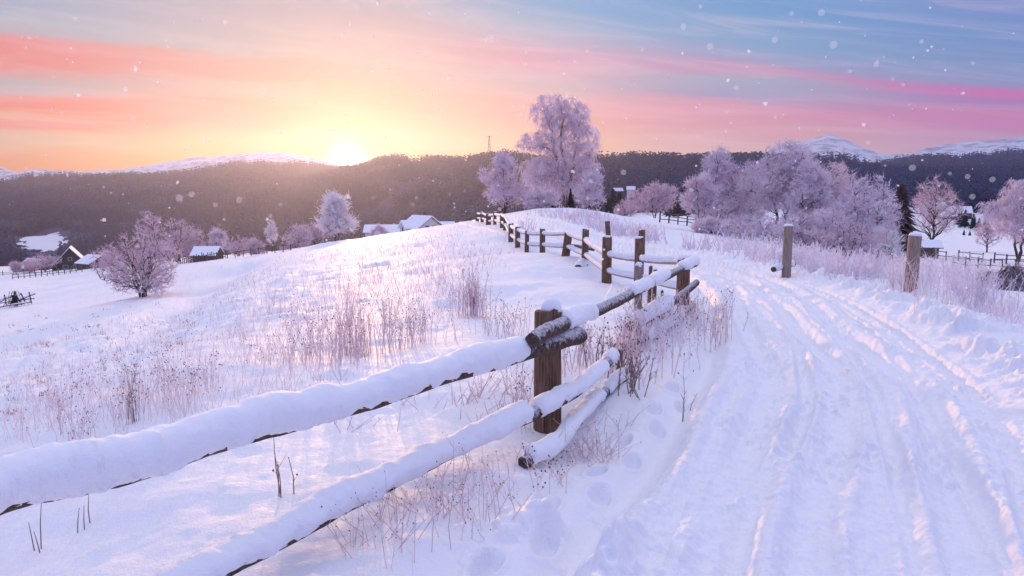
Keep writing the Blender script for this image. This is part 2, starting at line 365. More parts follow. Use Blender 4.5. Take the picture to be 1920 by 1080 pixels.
FINE = {2300: [(-300, 341), (-100, 328), (0, 334), (20, 331), (70, 323), (130, 326), (170, 332), (230, 334), (300, 331), (370, 328), (430, 319), (500, 313), (570, 316), (620, 326), (680, 330), (760, 325), (900, 320), (1100, 335), (1500, 330), (1700, 312), (1850, 300), (1950, 300), (2300, 300)],
        1800: [(-300, 374), (0, 360), (150, 354), (300, 350), (450, 342), (600, 340), (670, 334), (710, 322), (750, 315), (800, 318), (900, 325), (1100, 335), (1450, 338), (1600, 328), (1690, 318), (1740, 306), (1780, 311), (1810, 302), (1860, 304), (1920, 308), (2300, 310)],
        1300: [(-300, 425), (0, 404), (300, 394), (450, 386), (600, 376), (680, 360), (740, 338), (800, 328), (900, 316), (960, 312), (1000, 318), (1100, 312), (1150, 314), (1200, 309), (1300, 316), (1400, 308), (1500, 316), (1560, 322), (1650, 340), (1800, 345), (1920, 340), (2300, 340)],
        3000: [(-300, 322), (0, 316), (20, 318), (60, 330), (240, 322), (290, 312), (340, 304), (385, 297), (400, 301), (440, 294), (500, 291), (540, 292), (580, 298), (620, 308), (700, 330), (1000, 340), (1300, 330), (1400, 300), (1460, 275), (1500, 266), (1525, 261), (1545, 255), (1565, 262), (1600, 278), (1630, 290), (1655, 296), (1700, 290), (1740, 280), (1790, 268), (1840, 264), (1880, 259), (1930, 252), (2000, 248), (2300, 270)],
        3400: [(-300, 360), (2300, 360)]}
NPH = 721
PH = np.linspace(-math.pi, math.pi, NPH)
ZR = []
for d in RD:
    if d == 1: ZR.append(np.zeros(NPH)); continue
    src = FINE.get(d) or list(zip(PXC, TAB[d]))
    xs = np.array([math.atan((p - 960) / F) for p, _ in src]); zs = np.array([EYE + e_of(q) * d for _, q in src])
    xs2 = np.concatenate([[-math.pi, -1.6], xs, [1.6, math.pi]])
    zm = .5 * (zs[0] + zs[-1]) * .6; zs2 = np.concatenate([[zm, zs[0] * .9 + zm * .1], zs, [zs[-1] * .9 + zm * .1, zm]])
    z = np.interp(PH, xs2, zs2)
    if d not in (3000, 2300, 1800):
        k = np.array([1, 4, 7, 8, 7, 4, 1.]) / 32; z = np.convolve(np.pad(z, 3, mode='edge'), k, 'valid')
    ZR.append(z)
ZR = np.array(ZR); LR = np.log(np.array(RD, float))
# monotone cubic slopes along log distance
dl = np.diff(LR)[:, None]; ds = np.diff(ZR, axis=0) / dl; MS = np.zeros_like(ZR)
for i in range(1, len(RD) - 1):
    a, b = ds[i - 1], ds[i]; ok = a * b > 0
    MS[i] = np.where(ok, 2 * a * b / np.where(ok, a + b, 1), 0)
MS[-1] = 0
def zbase(X, Y):
    X = np.asarray(X, float); Y = np.asarray(Y, float); r = np.hypot(X, Y); ph = np.arctan2(X, Y)
    d = np.maximum(r * np.cos(np.clip(ph, -.8, .8)), 1.0); L = np.clip(np.log(d), LR[0], LR[-1] - 1e-6)
    j = np.clip(np.searchsorted(LR, L, side='right') - 1, 0, len(LR) - 2); t = (L - LR[j]) / (LR[j + 1] - LR[j]); hd = LR[j + 1] - LR[j]
    u = (ph + math.pi) / (2 * math.pi) * (NPH - 1); i = np.clip(np.floor(u).astype(int), 0, NPH - 2); fu = u - i
    g = lambda A, jj: A[jj, i] * (1 - fu) + A[jj, i + 1] * fu
    z0, z1, m0, m1 = g(ZR, j), g(ZR, j + 1), g(MS, j), g(MS, j + 1)
    return (2 * t**3 - 3 * t**2 + 1) * z0 + (t**3 - 2 * t**2 + t) * hd * m0 + (-2 * t**3 + 3 * t**2) * z1 + (t**3 - t**2) * hd * m1
# the track
RC = np.array([(-3.5, -14), (-1.6, -7), (-.1, -1.5), (.95, 1.2), (1.95, 3.86), (2.9, 6.0), (3.85, 8.3), (4.7, 11.2), (5.4, 14.4), (5.9, 17.2), (6.05, 19.6), (5.9, 22), (5.2, 26), (4.1, 31), (2.6, 40), (1.0, 52), (-1.2, 68), (-4, 90)], float)
def spline(pts, n):
    pts = np.asarray(pts, float); K = len(pts); t = np.linspace(0, K - 1 - 1e-9, n); i = t.astype(int); f = (t - i)[:, None]
    p = lambda k: pts[np.clip(i + k, 0, K - 1)]
    p0, p1, p2, p3 = p(-1), p(0), p(1), p(2)
    return .5 * (2 * p1 + (p2 - p0) * f + (2 * p0 - 5 * p1 + 4 * p2 - p3) * f**2 + (3 * p1 - p0 - 3 * p2 + p3) * f**3)
RCS = spline(RC, 360); RT = nrm(np.gradient(RCS, axis=0)); RS = np.concatenate([[0], np.cumsum(np.linalg.norm(np.diff(RCS, axis=0), axis=1))])
def road_us(X, Y):
    X = np.ravel(X); Y = np.ravel(Y); U = np.full(X.shape, 99.); S = np.zeros(X.shape)
    near = np.where((np.hypot(X, Y) < 95) & (X > -16) & (X < 18))[0]
    for k in range(0, len(near), 20000):
        ii = near[k:k + 20000]; dx = X[ii, None] - RCS[None, :, 0]; dy = Y[ii, None] - RCS[None, :, 1]
        j = np.argmin(dx * dx + dy * dy, 1); ddx = X[ii] - RCS[j, 0]; ddy = Y[ii] - RCS[j, 1]
        U[ii] = ddx * RT[j, 1] - ddy * RT[j, 0]; S[ii] = RS[j] + ddx * RT[j, 0] + ddy * RT[j, 1]
    return U, S
ROADW = 1.42; DITCH = None
def zdetail(X, Y):
    sh = np.shape(X); X = np.ravel(X).astype(float); Y = np.ravel(Y).astype(float); r = np.hypot(X, Y)
    U, S = road_us(X, Y); off = sstep(1.5, 2.6, np.abs(U)); fade = 1 - sstep(150, 500, r)
    z = off * (fbm(X / 5.5, Y / 5.5, 3, 3) * .30 * sstep(3, 14, r) + fbm(X / 1.3, Y / 1.3, 8, 4) * .07 + fbm(X / .33, Y / .33, 12, 3) * .022)
    # wind-packed ripples
    z += off * .016 * vnoise((X * .35 + Y * .94) / .28, (X * .94 - Y * .35) / 1.4, 5)
    # rougher tufty slope on the far left
    lf = sstep(-2, -9, X) * sstep(60, 25, r); z += lf * (fbm(X / .6, Y / .6, 31, 3) * .13)
    z += fade * sstep(30, 90, r) * fbm(X / 22., Y / 22., 33, 4) * .5
    inr = np.abs(U) < 3.5
    u = U[inr]; s = S[inr]; x = X[inr]; y = Y[inr]; zz = np.zeros(len(u))
    m = 1 - sstep(1.25, 1.5, np.abs(u)); rn = vnoise(s / 1.7, u * 0 + 3, 40); 
    for uc, dp, wd, sd_ in ((-.92, .060, .15, 1), (-.50, .045, .07, 2), (-.12, .06, .13, 4), (.28, .035, .06, 5), (.55, .07, .15, 6), (.84, .04, .05, 7), (1.08, .06, .08, 8)):
        wob = vnoise(s / 4.5, s * 0, 50 + sd_) * .36 + vnoise(s / 1.3, s * 0, 60 + sd_) * .035
        dd = u - uc - wob; a = np.clip(.80 + .9 * vnoise(s / 1.5, s * 0, 70 + sd_), .12, 1.15)
        dp *= 1.25; zz -= m * dp * a * np.exp(-(np.abs(dd) / wd) ** 3); zz += m * dp * .6 * a * np.exp(-((np.abs(dd) - wd * 1.6) / (wd * .45)) ** 2)
    zz += m * fbm(u / .09, s / 1.1, 26, 3) * .022 + m * fbm(x / .11, y / .11, 30, 3) * .020; zz += m * np.maximum(fbm(x / .075, y / .075, 28, 2) - .10, 0) * .07 * (.4 + sstep(-.2, .3, vnoise(x / .8, y / .8, 29)))
    ch = np.abs(fbm(x / .15, y / .15, 21, 3)); zz += m * (ch * .052 * np.clip(.15 + .9 * sstep(-.6, .5, u) * (.5 + vnoise(s / .9, u / .35, 41) * 1.6), .1, 1.2) + fbm(x / .05, y / .05, 23, 2) * .012 + fbm(x / .5, y / .5, 24, 2) * .018)
    zz -= .05 * m
    # berm of thrown snow on the right, ridge and trough on the left
    br = np.exp(-((u - 1.95) / .42) ** 2); lump = fbm(x / .26, y / .26, 25, 4); zz += br * (.10 + np.maximum(lump, -.1) * .36 + np.maximum(fbm(x / .09, y / .09, 27, 2), 0) * .06) * sstep(60, 20, y)
    br2 = sstep(2.2, 2.9, u) * (1 - sstep(3.0, 3.5, u)); zz += br2 * .04
    wl = vnoise(s / 2.2, s * 0, 80) * .22
    wl = wl * .5; zz += .11 * np.exp(-((u + 1.27 - wl) / .10) ** 2) * (.85 + vnoise(s / .4, s * 0, 82) * .7); zz -= .16 * np.exp(-((u + 1.55 - wl) / .15) ** 2)
    zz += .06 * sstep(-2.0, -2.4, u)
    # trampled lumps at the left foot of the track
    nearl = np.exp(-((x - .35) / .55) ** 2 - ((y - 4.0) / .9) ** 2); zz += nearl * (np.maximum(fbm(x / .2, y / .2, 91, 3), -.05) * .30)
    z[inr] += zz
    for k in range(11):                # footprints along the left bank
        fx_ = -.05 + .19 * k + (.09 if k % 2 else -.09) + .03 * math.sin(k * 5); fy_ = 3.8 + .40 * k; c_, s_ = .43, .90; ax = (X - fx_) * s_ - (Y - fy_) * c_; ay = (X - fx_) * c_ + (Y - fy_) * s_; q = (ax / .05) ** 2 + (ay / .125) ** 2
        z += np.where(q < 6, -.095 * np.exp(-q ** 2 * .6) + .018 * np.exp(-(np.sqrt(q) - 1.6) ** 2 * 6), 0)
    if DITCH is not None:               # diagonal dip across the left slope
        for (ax0, ay0), (bx0, by0) in zip(DITCH[:-1], DITCH[1:]):
            dx, dy = bx0 - ax0, by0 - ay0; L2 = dx * dx + dy * dy; t_ = np.clip(((X - ax0) * dx + (Y - ay0) * dy) / L2, 0, 1); dd = np.hypot(X - ax0 - t_ * dx, Y - ay0 - t_ * dy); wd_ = np.hypot(ax0, ay0) * .035
            z -= wd_ * .38 * np.exp(-(dd / wd_) ** 2) * .8
    # churned snow and footprints on the right verge
    rb = sstep(2.0, 2.6, U) * sstep(5.2, 3.6, U) * sstep(22, 12, Y); z += rb * np.maximum(fbm(X / .32, Y / .32, 95, 4), -.05) * .26
    z -= .17 * np.exp(-((X - .35) / .9) ** 2 - ((Y - 6.2) / .9) ** 2)
    return z.reshape(sh)
def hz(X, Y): return zbase(X, Y) + zdetail(np.atleast_1d(X), np.atleast_1d(Y)).reshape(np.shape(X))
_rr = np.exp(np.linspace(math.log(2.2), math.log(3000), 700))
def ground_at(px, py):
    """first ground point seen at a pixel"""
    px = np.atleast_1d(np.asarray(px, float)); py = np.atleast_1d(np.asarray(py, float)); out = np.zeros((len(px), 3))
    for k in range(0, len(px), 3000):
        q = slice(k, k + 3000); y_ = (540 - py[q]) / F; a = (px[q] - 960) / F / (CT + y_ * ST); e = (-ST + y_ * CT) / (CT + y_ * ST)
        Xg = a[:, None] * _rr[None, :]; Yg = np.broadcast_to(_rr[None, :], Xg.shape); Zg = zbase(Xg, Yg)
        below = (EYE + e[:, None] * Yg) <= Zg; j = np.argmax(below, 1); bad = ~below.any(1); j[bad] = 400; j = np.maximum(j, 1)
        ii = np.arange(len(j)); f1 = (EYE + e * _rr[j]) - Zg[ii, j]; f0 = (EYE + e * _rr[j - 1]) - Zg[ii, j - 1]; t = np.clip(f0 / (f0 - f1 + 1e-9), 0, 1)
        d = _rr[j - 1] + t * (_rr[j] - _rr[j - 1]); out[q, 0] = a * d; out[q, 1] = d
    out[:, 2] = hz(out[:, 0], out[:, 1]); return out
_dg = ground_at([452, 395, 335, 280], [500, 528, 570, 622]); DITCH = [(float(a), float(b)) for a, b, _ in _dg]
def gd(px, d):                    # ground point d metres ahead in the direction of image column px
    x = (px - 960) / F * d; return np.array([x, d, float(hz(np.array([x]), np.array([d]))[0])])

fr = 40
phi = np.concatenate([np.linspace(-180, -fr, 60)[:-1], np.linspace(-fr, fr, 1300), np.linspace(fr, 180, 60)[1:]]) * math.pi / 180
pyl = np.arange(1150, 402, -1.35); rn_ = 2742. / (pyl - 370); rn_ = rn_[rn_ < 75]
rad = np.concatenate([[.25, .6, 1.0, 1.5, 2.1, 2.7], rn_[rn_ > 3.0], np.exp(np.linspace(math.log(76), math.log(450), 150)), np.exp(np.linspace(math.log(455), math.log(2480), 170)), np.exp(np.linspace(math.log(2500), math.log(3400), 60))])
PHI, RAD = np.meshgrid(phi, rad); GX = RAD * np.sin(PHI); GY = RAD * np.cos(PHI); GZ = zbase(GX, GY) + zdetail(GX, GY)
# relief of the hills and mountains
hf = sstep(700, 1500, RAD) * (1 - sstep(2300, 2480, RAD)); GZ += hf * fbm(GX / 160., GY / 160., 101, 4) * 26
mf = sstep(2490, 2850, RAD); GZ += mf * (-np.abs(fbm(GX / 350., GY / 350., 111, 5)) * 50 + fbm(GX / 40., GY / 40., 120, 3) * 4 + 9)
NR, NC = GX.shape; idx = np.arange(NR * NC).reshape(NR, NC)
Qd = np.stack([idx[:-1, :-1], idx[:-1, 1:], idx[1:, 1:], idx[1:, :-1]], -1)[..., ::-1]
GV = np.stack([GX, GY, GZ], -1).reshape(-1, 3)
PXG, PYG = proj(GX, GY, GZ)
def in_ell(px, py, cx, cy, rx, ry): return ((px - cx) / rx) ** 2 + ((py - cy) / ry) ** 2 < 1
def clearing(px, py, X, Y):
    """bare snowy openings in the far woods"""
    r = np.hypot(X, Y); c = np.zeros(np.shape(px), bool); wob = fbm(X / 45., Y / 45., 130, 3) * 40
    c |= (r < 520 + wob * 2 + 110 * (px > 1290)) 
    c |= ((px - 82) / 52) ** 2 + (np.log(np.maximum(r, 1) / 1020) / .15) ** 2 < 1 + wob * .02
    c |= (px > 1640) & (px < 1765) & (py < 305) & (r > 1400)
    c |= in_ell(px, py + wob * .2, 1620, 318, 30, 3)
    c |= in_ell(px, py + wob * .3, 1860, 306, 60, 4) | in_ell(px, py, 1750, 296, 8, 12)
    c |= in_ell(px, py, 1560, 385, 120, 22) & (r < 900)
    c |= in_ell(px, py, 1745, 395, 55, 26) & (r < 900)
    c |= in_ell(px, py + wob * .2, 780, 316, 24, 5)
    return c
forest = np.where(clearing(PXG, PYG, GX, GY) | ((PXG > 1100) & (fbm(GX / 90., GY / 90., 140, 3) < -.24)), 0., 1.); 
def sub(name, mask, mtl, smooth=True, kind='structure', attr=None):
    q = Qd[mask].reshape(-1, 4); u, inv = np.unique(q, return_inverse=True); me = np_mesh(name, GV[u], inv.reshape(-1, 4), None, smooth)
    if attr is not None:
        a = me.attributes.new('forest', 'FLOAT', 'POINT'); a.data.foreach_set('value', attr.ravel()[u].astype(np.float32))
    return tag(link(name, me, mtl), kind=kind)
cx_ = (GX[:-1, :-1] + GX[1:, 1:]) / 2; cy_ = (GY[:-1, :-1] + GY[1:, 1:]) / 2; cr_ = np.hypot(cx_, cy_)
Uc, _ = road_us(cx_, cy_); Uc = Uc.reshape(cx_.shape); onroad = (np.abs(Uc) < ROADW) & (cr_ < 80)
rix = RAD[:-1, :-1]
gsel = rix < 449
o = sub('ground', gsel & ~onroad, M['snow']); tag(o, label='snow covered meadow sloping down to the left')
o = sub('road', gsel & onroad, M['snow']); tag(o, label='snow packed track with sledge and tyre ruts')
o = sub('hills', (~gsel) & (rix < 2479), M['hill'], attr=forest); tag(o, label='wooded hills across the valley')
o = sub('mountains', rix >= 2479, M['mtn']); tag(o, label='far snowy mountains on the horizon')

# ------------------------------------------------------------------ trees
def in_blobs(rng, blobs, n, shell=.0):
    wts = np.array([b[3] * b[4] * b[5] for b in blobs]); wts = wts ** .8; wts /= wts.sum(); k = rng.choice(len(blobs), n, p=wts)
    B = np.array(blobs)[k]; d = nrm(rng.normal(size=(n, 3))); rr = (shell + (1 - shell) * rng.random((n, 1))) ** (1 / 2.6)
    return B[:, :3] + d * rr * B[:, 3:6]
def grow(rng, targets, pool, poolr, K, droop=0., wob=.05, taper=.35, rmin=.006, lenr=.02, up=.6):
    N = len(targets); pi = np.empty(N, int)
    for k in range(0, N, 800):
        t = targets[k:k + 800]; d = t[:, None, :] - pool[None]; hd = np.hypot(d[..., 0], d[..., 1]); dist = np.linalg.norm(d, axis=-1)
        c = dist + .8 * np.abs(d[..., 2] - up * hd); pi[k:k + 800] = np.argmin(c, 1)
    p0 = pool[pi]; L = np.linalg.norm(targets - p0, axis=1, keepdims=True); ctrl = p0 + (targets - p0) * .5 + np.array([0, 0, 1.]) * L * .16 * up + rng.normal(size=(N, 3)) * L * wob
    s = np.linspace(0, 1, K)[None, :, None]; Pt = (1 - s) ** 2 * p0[:, None] + 2 * s * (1 - s) * ctrl[:, None] + s ** 2 * targets[:, None]
    Pt = Pt + rng.normal(size=Pt.shape) * L[:, None] * wob * .5 * np.sin(s * np.pi) ; Pt[..., 2] -= droop * L * (s[..., 0] ** 3)
    r0 = np.minimum(poolr[pi] * .75, lenr * L[:, 0] + rmin); Rd = r0[:, None] * (1 - (1 - taper) * s[..., 0]); Rd = np.maximum(Rd, rmin)
    return Pt, Rd
def tree_meshes(seed, trunks, blobs, n1, n2, n3, tw, twl, droop=0., twr=.012, r0=.2, up=.6, shell=.25, twk=1, spread=.9, n1r=.026):
    """trunks: list of polylines; returns (trunk mesh, crown mesh)"""
    rng = np.random.default_rng(seed); tm = MB(); pools, pr = [], []
    for tr in trunks:
        pts = spline(np.array(tr, float), 16); pts[1:] += rng.normal(size=(15, 3)) * .012 * np.linalg.norm(pts[-1] - pts[0])
        Rr = r0 * (1 - .88 * np.linspace(0, 1, 16) ** .8); Rr[0] *= 1.35
        V, Q = tubes(pts[None], Rr[None], 8); tm.add(V, Q); pools.append(pts[3:]); pr.append(Rr[3:])
    pool, poolr = np.concatenate(pools), np.concatenate(pr)
    def stage(n, K, S, **kw):
        nonlocal pool, poolr
        t = in_blobs(rng, blobs, n, kw.pop('shell', 0)); t[:, 2] = np.maximum(t[:, 2], .25)
        Pt, Rd = grow(rng, t, pool, poolr, K, up=up, **kw)
        pool = np.concatenate([pool, Pt[:, 1:].reshape(-1, 3)]); poolr = np.concatenate([poolr, Rd[:, 1:].ravel()]); return Pt, Rd
    Pt, Rd = stage(n1, 9, 5, wob=.07, lenr=n1r, shell=shell, droop=droop * .2); V, Q = tubes(Pt, Rd, 6); tm.add(V, Q)
    Pt, Rd = stage(n2, 6, 4, wob=.08, lenr=.019, shell=shell, droop=droop * .35, rmin=.012); V, Q = tubes(Pt, Rd, 4); tm.add(V, Q)
    cm = MB(); t = in_blobs(rng, blobs, n3, 0)
    t[:, 2] = np.maximum(t[:, 2], .1); Pt, Rd = grow(rng, t, pool, poolr, 4, up=up, wob=.08, lenr=.01, rmin=twr * .9, droop=droop * .5); V, Q = tubes(Pt, Rd, 3); cm.add(V, Q)
    # twigs all along the small branches
    N, K, _ = Pt.shape; f = rng.random((N, tw)) * (K - 1 - 1e-6); i = f.astype(int); fr_ = (f - i)[..., None]; ar = np.arange(N)[:, None]
    A = (Pt[ar, i] * (1 - fr_) + Pt[ar, i + 1] * fr_).reshape(-1, 3); D = nrm(Pt[ar, i + 1] - Pt[ar, i]).reshape(-1, 3)
    D = nrm(D * .8 + rng.normal(size=D.shape) * spread * .6 + np.array([0, 0, .35 * up])); L = twl * (.4 + rng.random((len(A), 1)) * .9)
    if droop > .3:
        Mid = A + D * L * .4; End = Mid + nrm(D * .35 + np.array([0, 0, -1.2 * droop])) * L * .9
        PP = np.stack([A, Mid, End], 1); V, Q = tubes(PP, np.broadcast_to(np.array([[1., .9, .4]]) * twr, (len(A), 3)), 3); cm.add(V, Q)
    else:
        B = A + D * L; V, T = spikes(A, B, np.full(len(A), twr)); cm.add(V, None, T)
        if twk:
            f2 = rng.random((len(A), 1)); A2 = A + (B - A) * f2; D2 = nrm(D + rng.normal(size=D.shape) * .6); V, T = spikes(A2, A2 + D2 * L * .55, np.full(len(A), twr * .8)); cm.add(V, None, T)
    return tm.mesh('trunk'), cm.mesh('crown')
def place_tree(name, meshes, loc, label, cat, group=None, scale=1, rz=0, mt=('bark', 'twig')):
    o = empty(name, loc, rz, label, cat, group); o.scale = (scale,) * 3 if np.isscalar(scale) else scale
    a = link('trunk', meshes[0], M[mt[0]], o); b = link('crown', meshes[1], M[mt[1]], o); return o

# --- great birch
def wp(px, py, d, base):          # offset from a base point to a pixel at distance d
    q = P(px, py, d); return (q - base)
b0 = gd(1056, 112)
m = 112 / F
def bl(px, py, rx, ry, rz=None, dy=0, B=None, s=None):
    B = b0 if B is None else B; s = m if s is None else s; q = P(px, py, B[1]) - B; return (q[0], dy, q[2], rx * s, (rz if rz else (rx + ry) / 2) * s, ry * s)
birch = tree_meshes(11, [[(0, 0, -.5), (.3, 0, 3), (.0, .2, 7), (-.1, .1, 11), (-.5, 0, 15), (-1.0, 0, 17.2)], [(.1, 0, 2.2), (1.0, .3, 5), (1.7, .4, 9), (1.9, .3, 13), (1.6, .2, 16)], [(0, 0, 4), (-1.1, .2, 8), (-2.1, .3, 12), (-3.2, .2, 15.5)]],
    [bl(1030, 205, 40, 32), bl(1075, 215, 34, 34), bl(1000, 262, 38, 20), bl(1045, 255, 45, 35), bl(1098, 262, 27, 40), bl(1050, 300, 62, 30), bl(1015, 320, 48, 30), bl(1092, 318, 34, 34), bl(1055, 345, 60, 22)],
    38, 260, 1600, 8, 1.15, droop=.85, twr=.021, r0=.40, up=.75, shell=.3)
place_tree('birch_tree', birch, b0, 'tall weeping birch white with hoarfrost, rising above the woods beside the sunset', 'tree', mt=('birchbark', 'twig'))

def simple_tree(name, seed, px, py_top, py_base, halfw, d, label, cat='tree', mt=('bark', 'twig'), shape='round', n=(16, 110, 1100), tw=9, twl=.55, twr=.016, stems=1, group=None, droop=0, up=.8, r0=None, dens=1.0, gl=None):
    B = gd(px, d) if gl is None else gl; s = d / F; top = P(px, py_top, d)[2] - B[2]; hw = halfw * s; H = top
    rng = np.random.default_rng(seed + 500); blobs = []
    if shape == 'round': blobs = [(0, 0, H * .60, hw, hw, H * .40), (hw * .3, 0, H * .45, hw * .75, hw * .7, H * .3), (-hw * .3, 0, H * .42, hw * .75, hw * .7, H * .3)]
    elif shape == 'tall': blobs = [(0, 0, H * .80, hw * .45, hw * .5, H * .20), (0, 0, H * .58, hw * .8, hw * .8, H * .28), (0, 0, H * .34, hw, hw, H * .24)]
    elif shape == 'fan': blobs = [(hw * .0, 0, H * .74, hw * .72, hw * .7, H * .26), (-hw * .5, 0, H * .55, hw * .5, hw * .6, H * .28), (hw * .5, 0, H * .55, hw * .5, hw * .6, H * .28), (0, 0, H * .42, hw * .6, hw * .6, H * .22)]
    elif shape == 'bush': blobs = [(0, 0, H * .48, hw, hw, H * .5), (hw * .4, 0, H * .4, hw * .6, hw * .6, H * .4), (-hw * .45, 0, H * .36, hw * .55, hw * .6, H * .36)]
    bs = list(blobs)
    for k in range(9):
        b_ = bs[rng.integers(len(bs))]; dv = nrm(rng.normal(size=3)); dv[2] = abs(dv[2]) * .8 if shape != 'bush' else dv[2]; q_ = .26 + .2 * rng.random()
        c_ = (b_[0] + dv[0] * b_[3] * .92, b_[1] + dv[1] * b_[4] * .92, b_[2] + dv[2] * b_[5] * .85); blobs.append(c_ + (hw * q_, hw * q_, min(hw, H) * q_ * .8))
    blobs = [(b[0], b[1], b[2], b[3] * .88, b[4] * .88, b[5] * .92) if k < len(bs) else b for k, b in enumerate(blobs)]
    twr = twr * 1.08; tw = max(5, int(tw * .75))
    r0 = r0 or max(.04, H * .018)
    tr = []
    for k in range(stems):
        a = rng.random() * 6.28; o_ = .05 * H * (k > 0) + .02 * H; sp = hw * (.15 if stems == 1 else .45)
        tr.append([(math.cos(a) * o_ * .4, math.sin(a) * o_ * .4, -.3), (math.cos(a) * sp * .3, math.sin(a) * sp * .3, H * .25), (math.cos(a) * sp * .7, math.sin(a) * sp * .7, H * .55), (math.cos(a) * sp, math.sin(a) * sp, H * .88)])
    me = tree_meshes(seed, tr, blobs, n[0], n[1], int(n[2] * dens * .78), tw, twl, droop=droop, twr=twr, r0=r0, up=up)
    return place_tree(name, me, B, label, cat, group, mt=mt)
simple_tree('frosted_tree', 21, 945, 290, 405, 46, 96, 'broad frosted tree left of the tall birch, beside the end of the rail fence', shape='tall', stems=3, n=(20, 160, 1700), twl=.6, twr=.02)
simple_tree('frosted_tree', 22, 1106, 322, 400, 36, 104, 'frosted bushy tree immediately right of the tall birch', shape='tall', stems=3, n=(14, 110, 1100), twl=.55, twr=.02)
simple_tree('frosted_bush', 23, 1012, 348, 400, 32, 92, 'frosted bush in front of the birch, left of the small dark spruces', 'bush', shape='bush', stems=4, n=(12, 90, 800), twr=.018)
simple_tree('round_tree', 24, 1226, 341, 415, 44, 170, 'domed pinkish frosted tree standing alone between the birch and the right hand trees', shape='round', n=(24, 200, 1900), twl=.8, twr=.028, mt=('bark', 'twigpink'), stems=2)
simple_tree('frosted_bush', 25, 1172, 376, 412, 26, 160, 'low brownish bush left of the domed pinkish tree', 'bush', shape='bush', mt=('bark', 'twigpink'), stems=4, n=(10, 60, 600), twr=.024, twl=.6)
# right hand cluster
GC = 'frosted trees beyond the road'
simple_tree('frosted_tree', 31, 1345, 272, 455, 58, 62, 'pale frosted tree at the left end of the group beyond the road', shape='tall', stems=3, n=(24, 190, 2200), twl=.5, twr=.014, group=GC)
simple_tree('frosted_tree', 36, 1312, 325, 455, 34, 56, 'lower frosted tree with arching limbs at the far left of the group beyond the road', shape='fan', stems=2, n=(14, 100, 900), twl=.45, twr=.013, group=GC)
simple_tree('frosted_tree', 32, 1463, 256, 470, 68, 58, 'tallest tree of the group beyond the road, with dark trunk behind the left lone post', shape='fan', stems=2, n=(26, 210, 2500), twl=.5, twr=.014, r0=.17, group=GC)
simple_tree('frosted_tree', 33, 1512, 296, 470, 48, 54, 'frosted tree with forked dark trunk right of the tallest one', shape='fan', stems=2, n=(18, 150, 1500), twl=.45, twr=.013, r0=.14, group=GC)
simple_tree('frosted_tree', 37, 1560, 300, 480, 60, 60, 'wide lilac frosted tree between the forked tree and the dense white one', shape='fan', stems=2, n=(20, 170, 2000), twl=.45, twr=.013, r0=.14, group=GC)
simple_tree('frosted_tree', 34, 1622, 312, 482, 68, 52, 'dense rounded frosted tree at the right end of the group, touching the dark brown conifer', shape='bush', stems=4, n=(24, 200, 2600), twl=.42, twr=.013, group=GC)
simple_tree('frosted_bush', 35, 1590, 408, 500, 58, 40, 'darker thicket with frosted tips below the dense rounded tree', 'bush', shape='bush', stems=6, mt=('darkbark', 'twigpink'), n=(24, 170, 900), twl=.32, twr=.009)
simple_tree('frosted_bush', 38, 1430, 400, 470, 60, 50, 'tangled frosted undergrowth at the foot of the tallest tree of the group', 'bush', shape='bush', stems=6, mt=('bark', 'twig'), n=(14, 110, 900), twl=.34, twr=.010)
simple_tree('frosted_bush', 39, 1660, 425, 490, 34, 42, 'white rimed shrub under the brown conifer', 'bush', shape='bush', stems=6, mt=('darkbark', 'twigwhite'), n=(14, 100, 1100), twl=.3, twr=.010)
simple_tree('frosted_tree', 46, 1402, 298, 462, 44, 64, 'frosted tree filling the gap left of the tallest tree of the group', shape='tall', stems=2, n=(18, 140, 1500), twl=.5, twr=.014, group=GC)
for k, (px, tp, hw, d) in enumerate([(1330, 405, 40, 50), (1385, 398, 38, 54), (1505, 392, 48, 46), (1560, 385, 44, 44)]):
    simple_tree('frosted_bush', 160 + k, px, tp, 470, hw, d, ('leftmost', 'second from left', 'third from left', 'rightmost')[k] + ' of four pale bushes under the trees beyond the road', 'bush', shape='bush', stems=6, n=(14, 110, 1100), twl=.34, twr=.010, group='pale rimed bushes under the trees beyond the road')
simple_tree('bare_tree', 41, 1747, 326, 466, 52, 98, 'slender bare tree with thin upright boughs behind the right lone post', shape='fan', stems=1, mt=('darkbark', 'twigpink'), n=(30, 190, 800), twl=.7, twr=.016, up=1.0, r0=.24)
simple_tree('frosted_tree', 42, 1908, 328, 488, 55, 92, 'pink frosted tree cut by the right edge of the view', shape='fan', stems=2, n=(20, 170, 1700), twl=.8, droop=.5, twr=.019, mt=('bark', 'twig'))
simple_tree('frosted_bush', 43, 1852, 398, 452, 28, 130, 'dark pink bush left of the tree at the right edge', 'bush', shape='round', stems=2, n=(10, 80, 600), twl=.5, twr=.02, mt=('bark', 'twigpink'))
simple_tree('frosted_bush', 44, 1900, 505, 600, 56, 17, 'dark rimed thicket at the right edge beside the lone post', 'bush', shape='bush', stems=9, n=(34, 220, 1700), twl=.14, twr=.0042, mt=('darkbark', 'twigdark'), r0=.018)
simple_tree('frosted_bush', 45, 1850, 520, 590, 30, 19, 'small rimed bush left of the dark thicket at the right edge', 'bush', shape='bush', stems=8, n=(16, 90, 500), twl=.12, twr=.0035, mt=('bark', 'twigwhite'), r0=.014)
# lone bush on the left field
bb = ground_at([268], [560])[0]
simple_tree('lone_bush', 51, 268, 424, 560, 76, bb[1], 'large many stemmed frosted bush standing alone on the left snow field', 'bush', shape='bush', stems=11, n=(44, 300, 2000), tw=9, twl=.34, twr=.009, mt=('darkbark', 'twigpink'), r0=.075, up=.95, gl=bb)
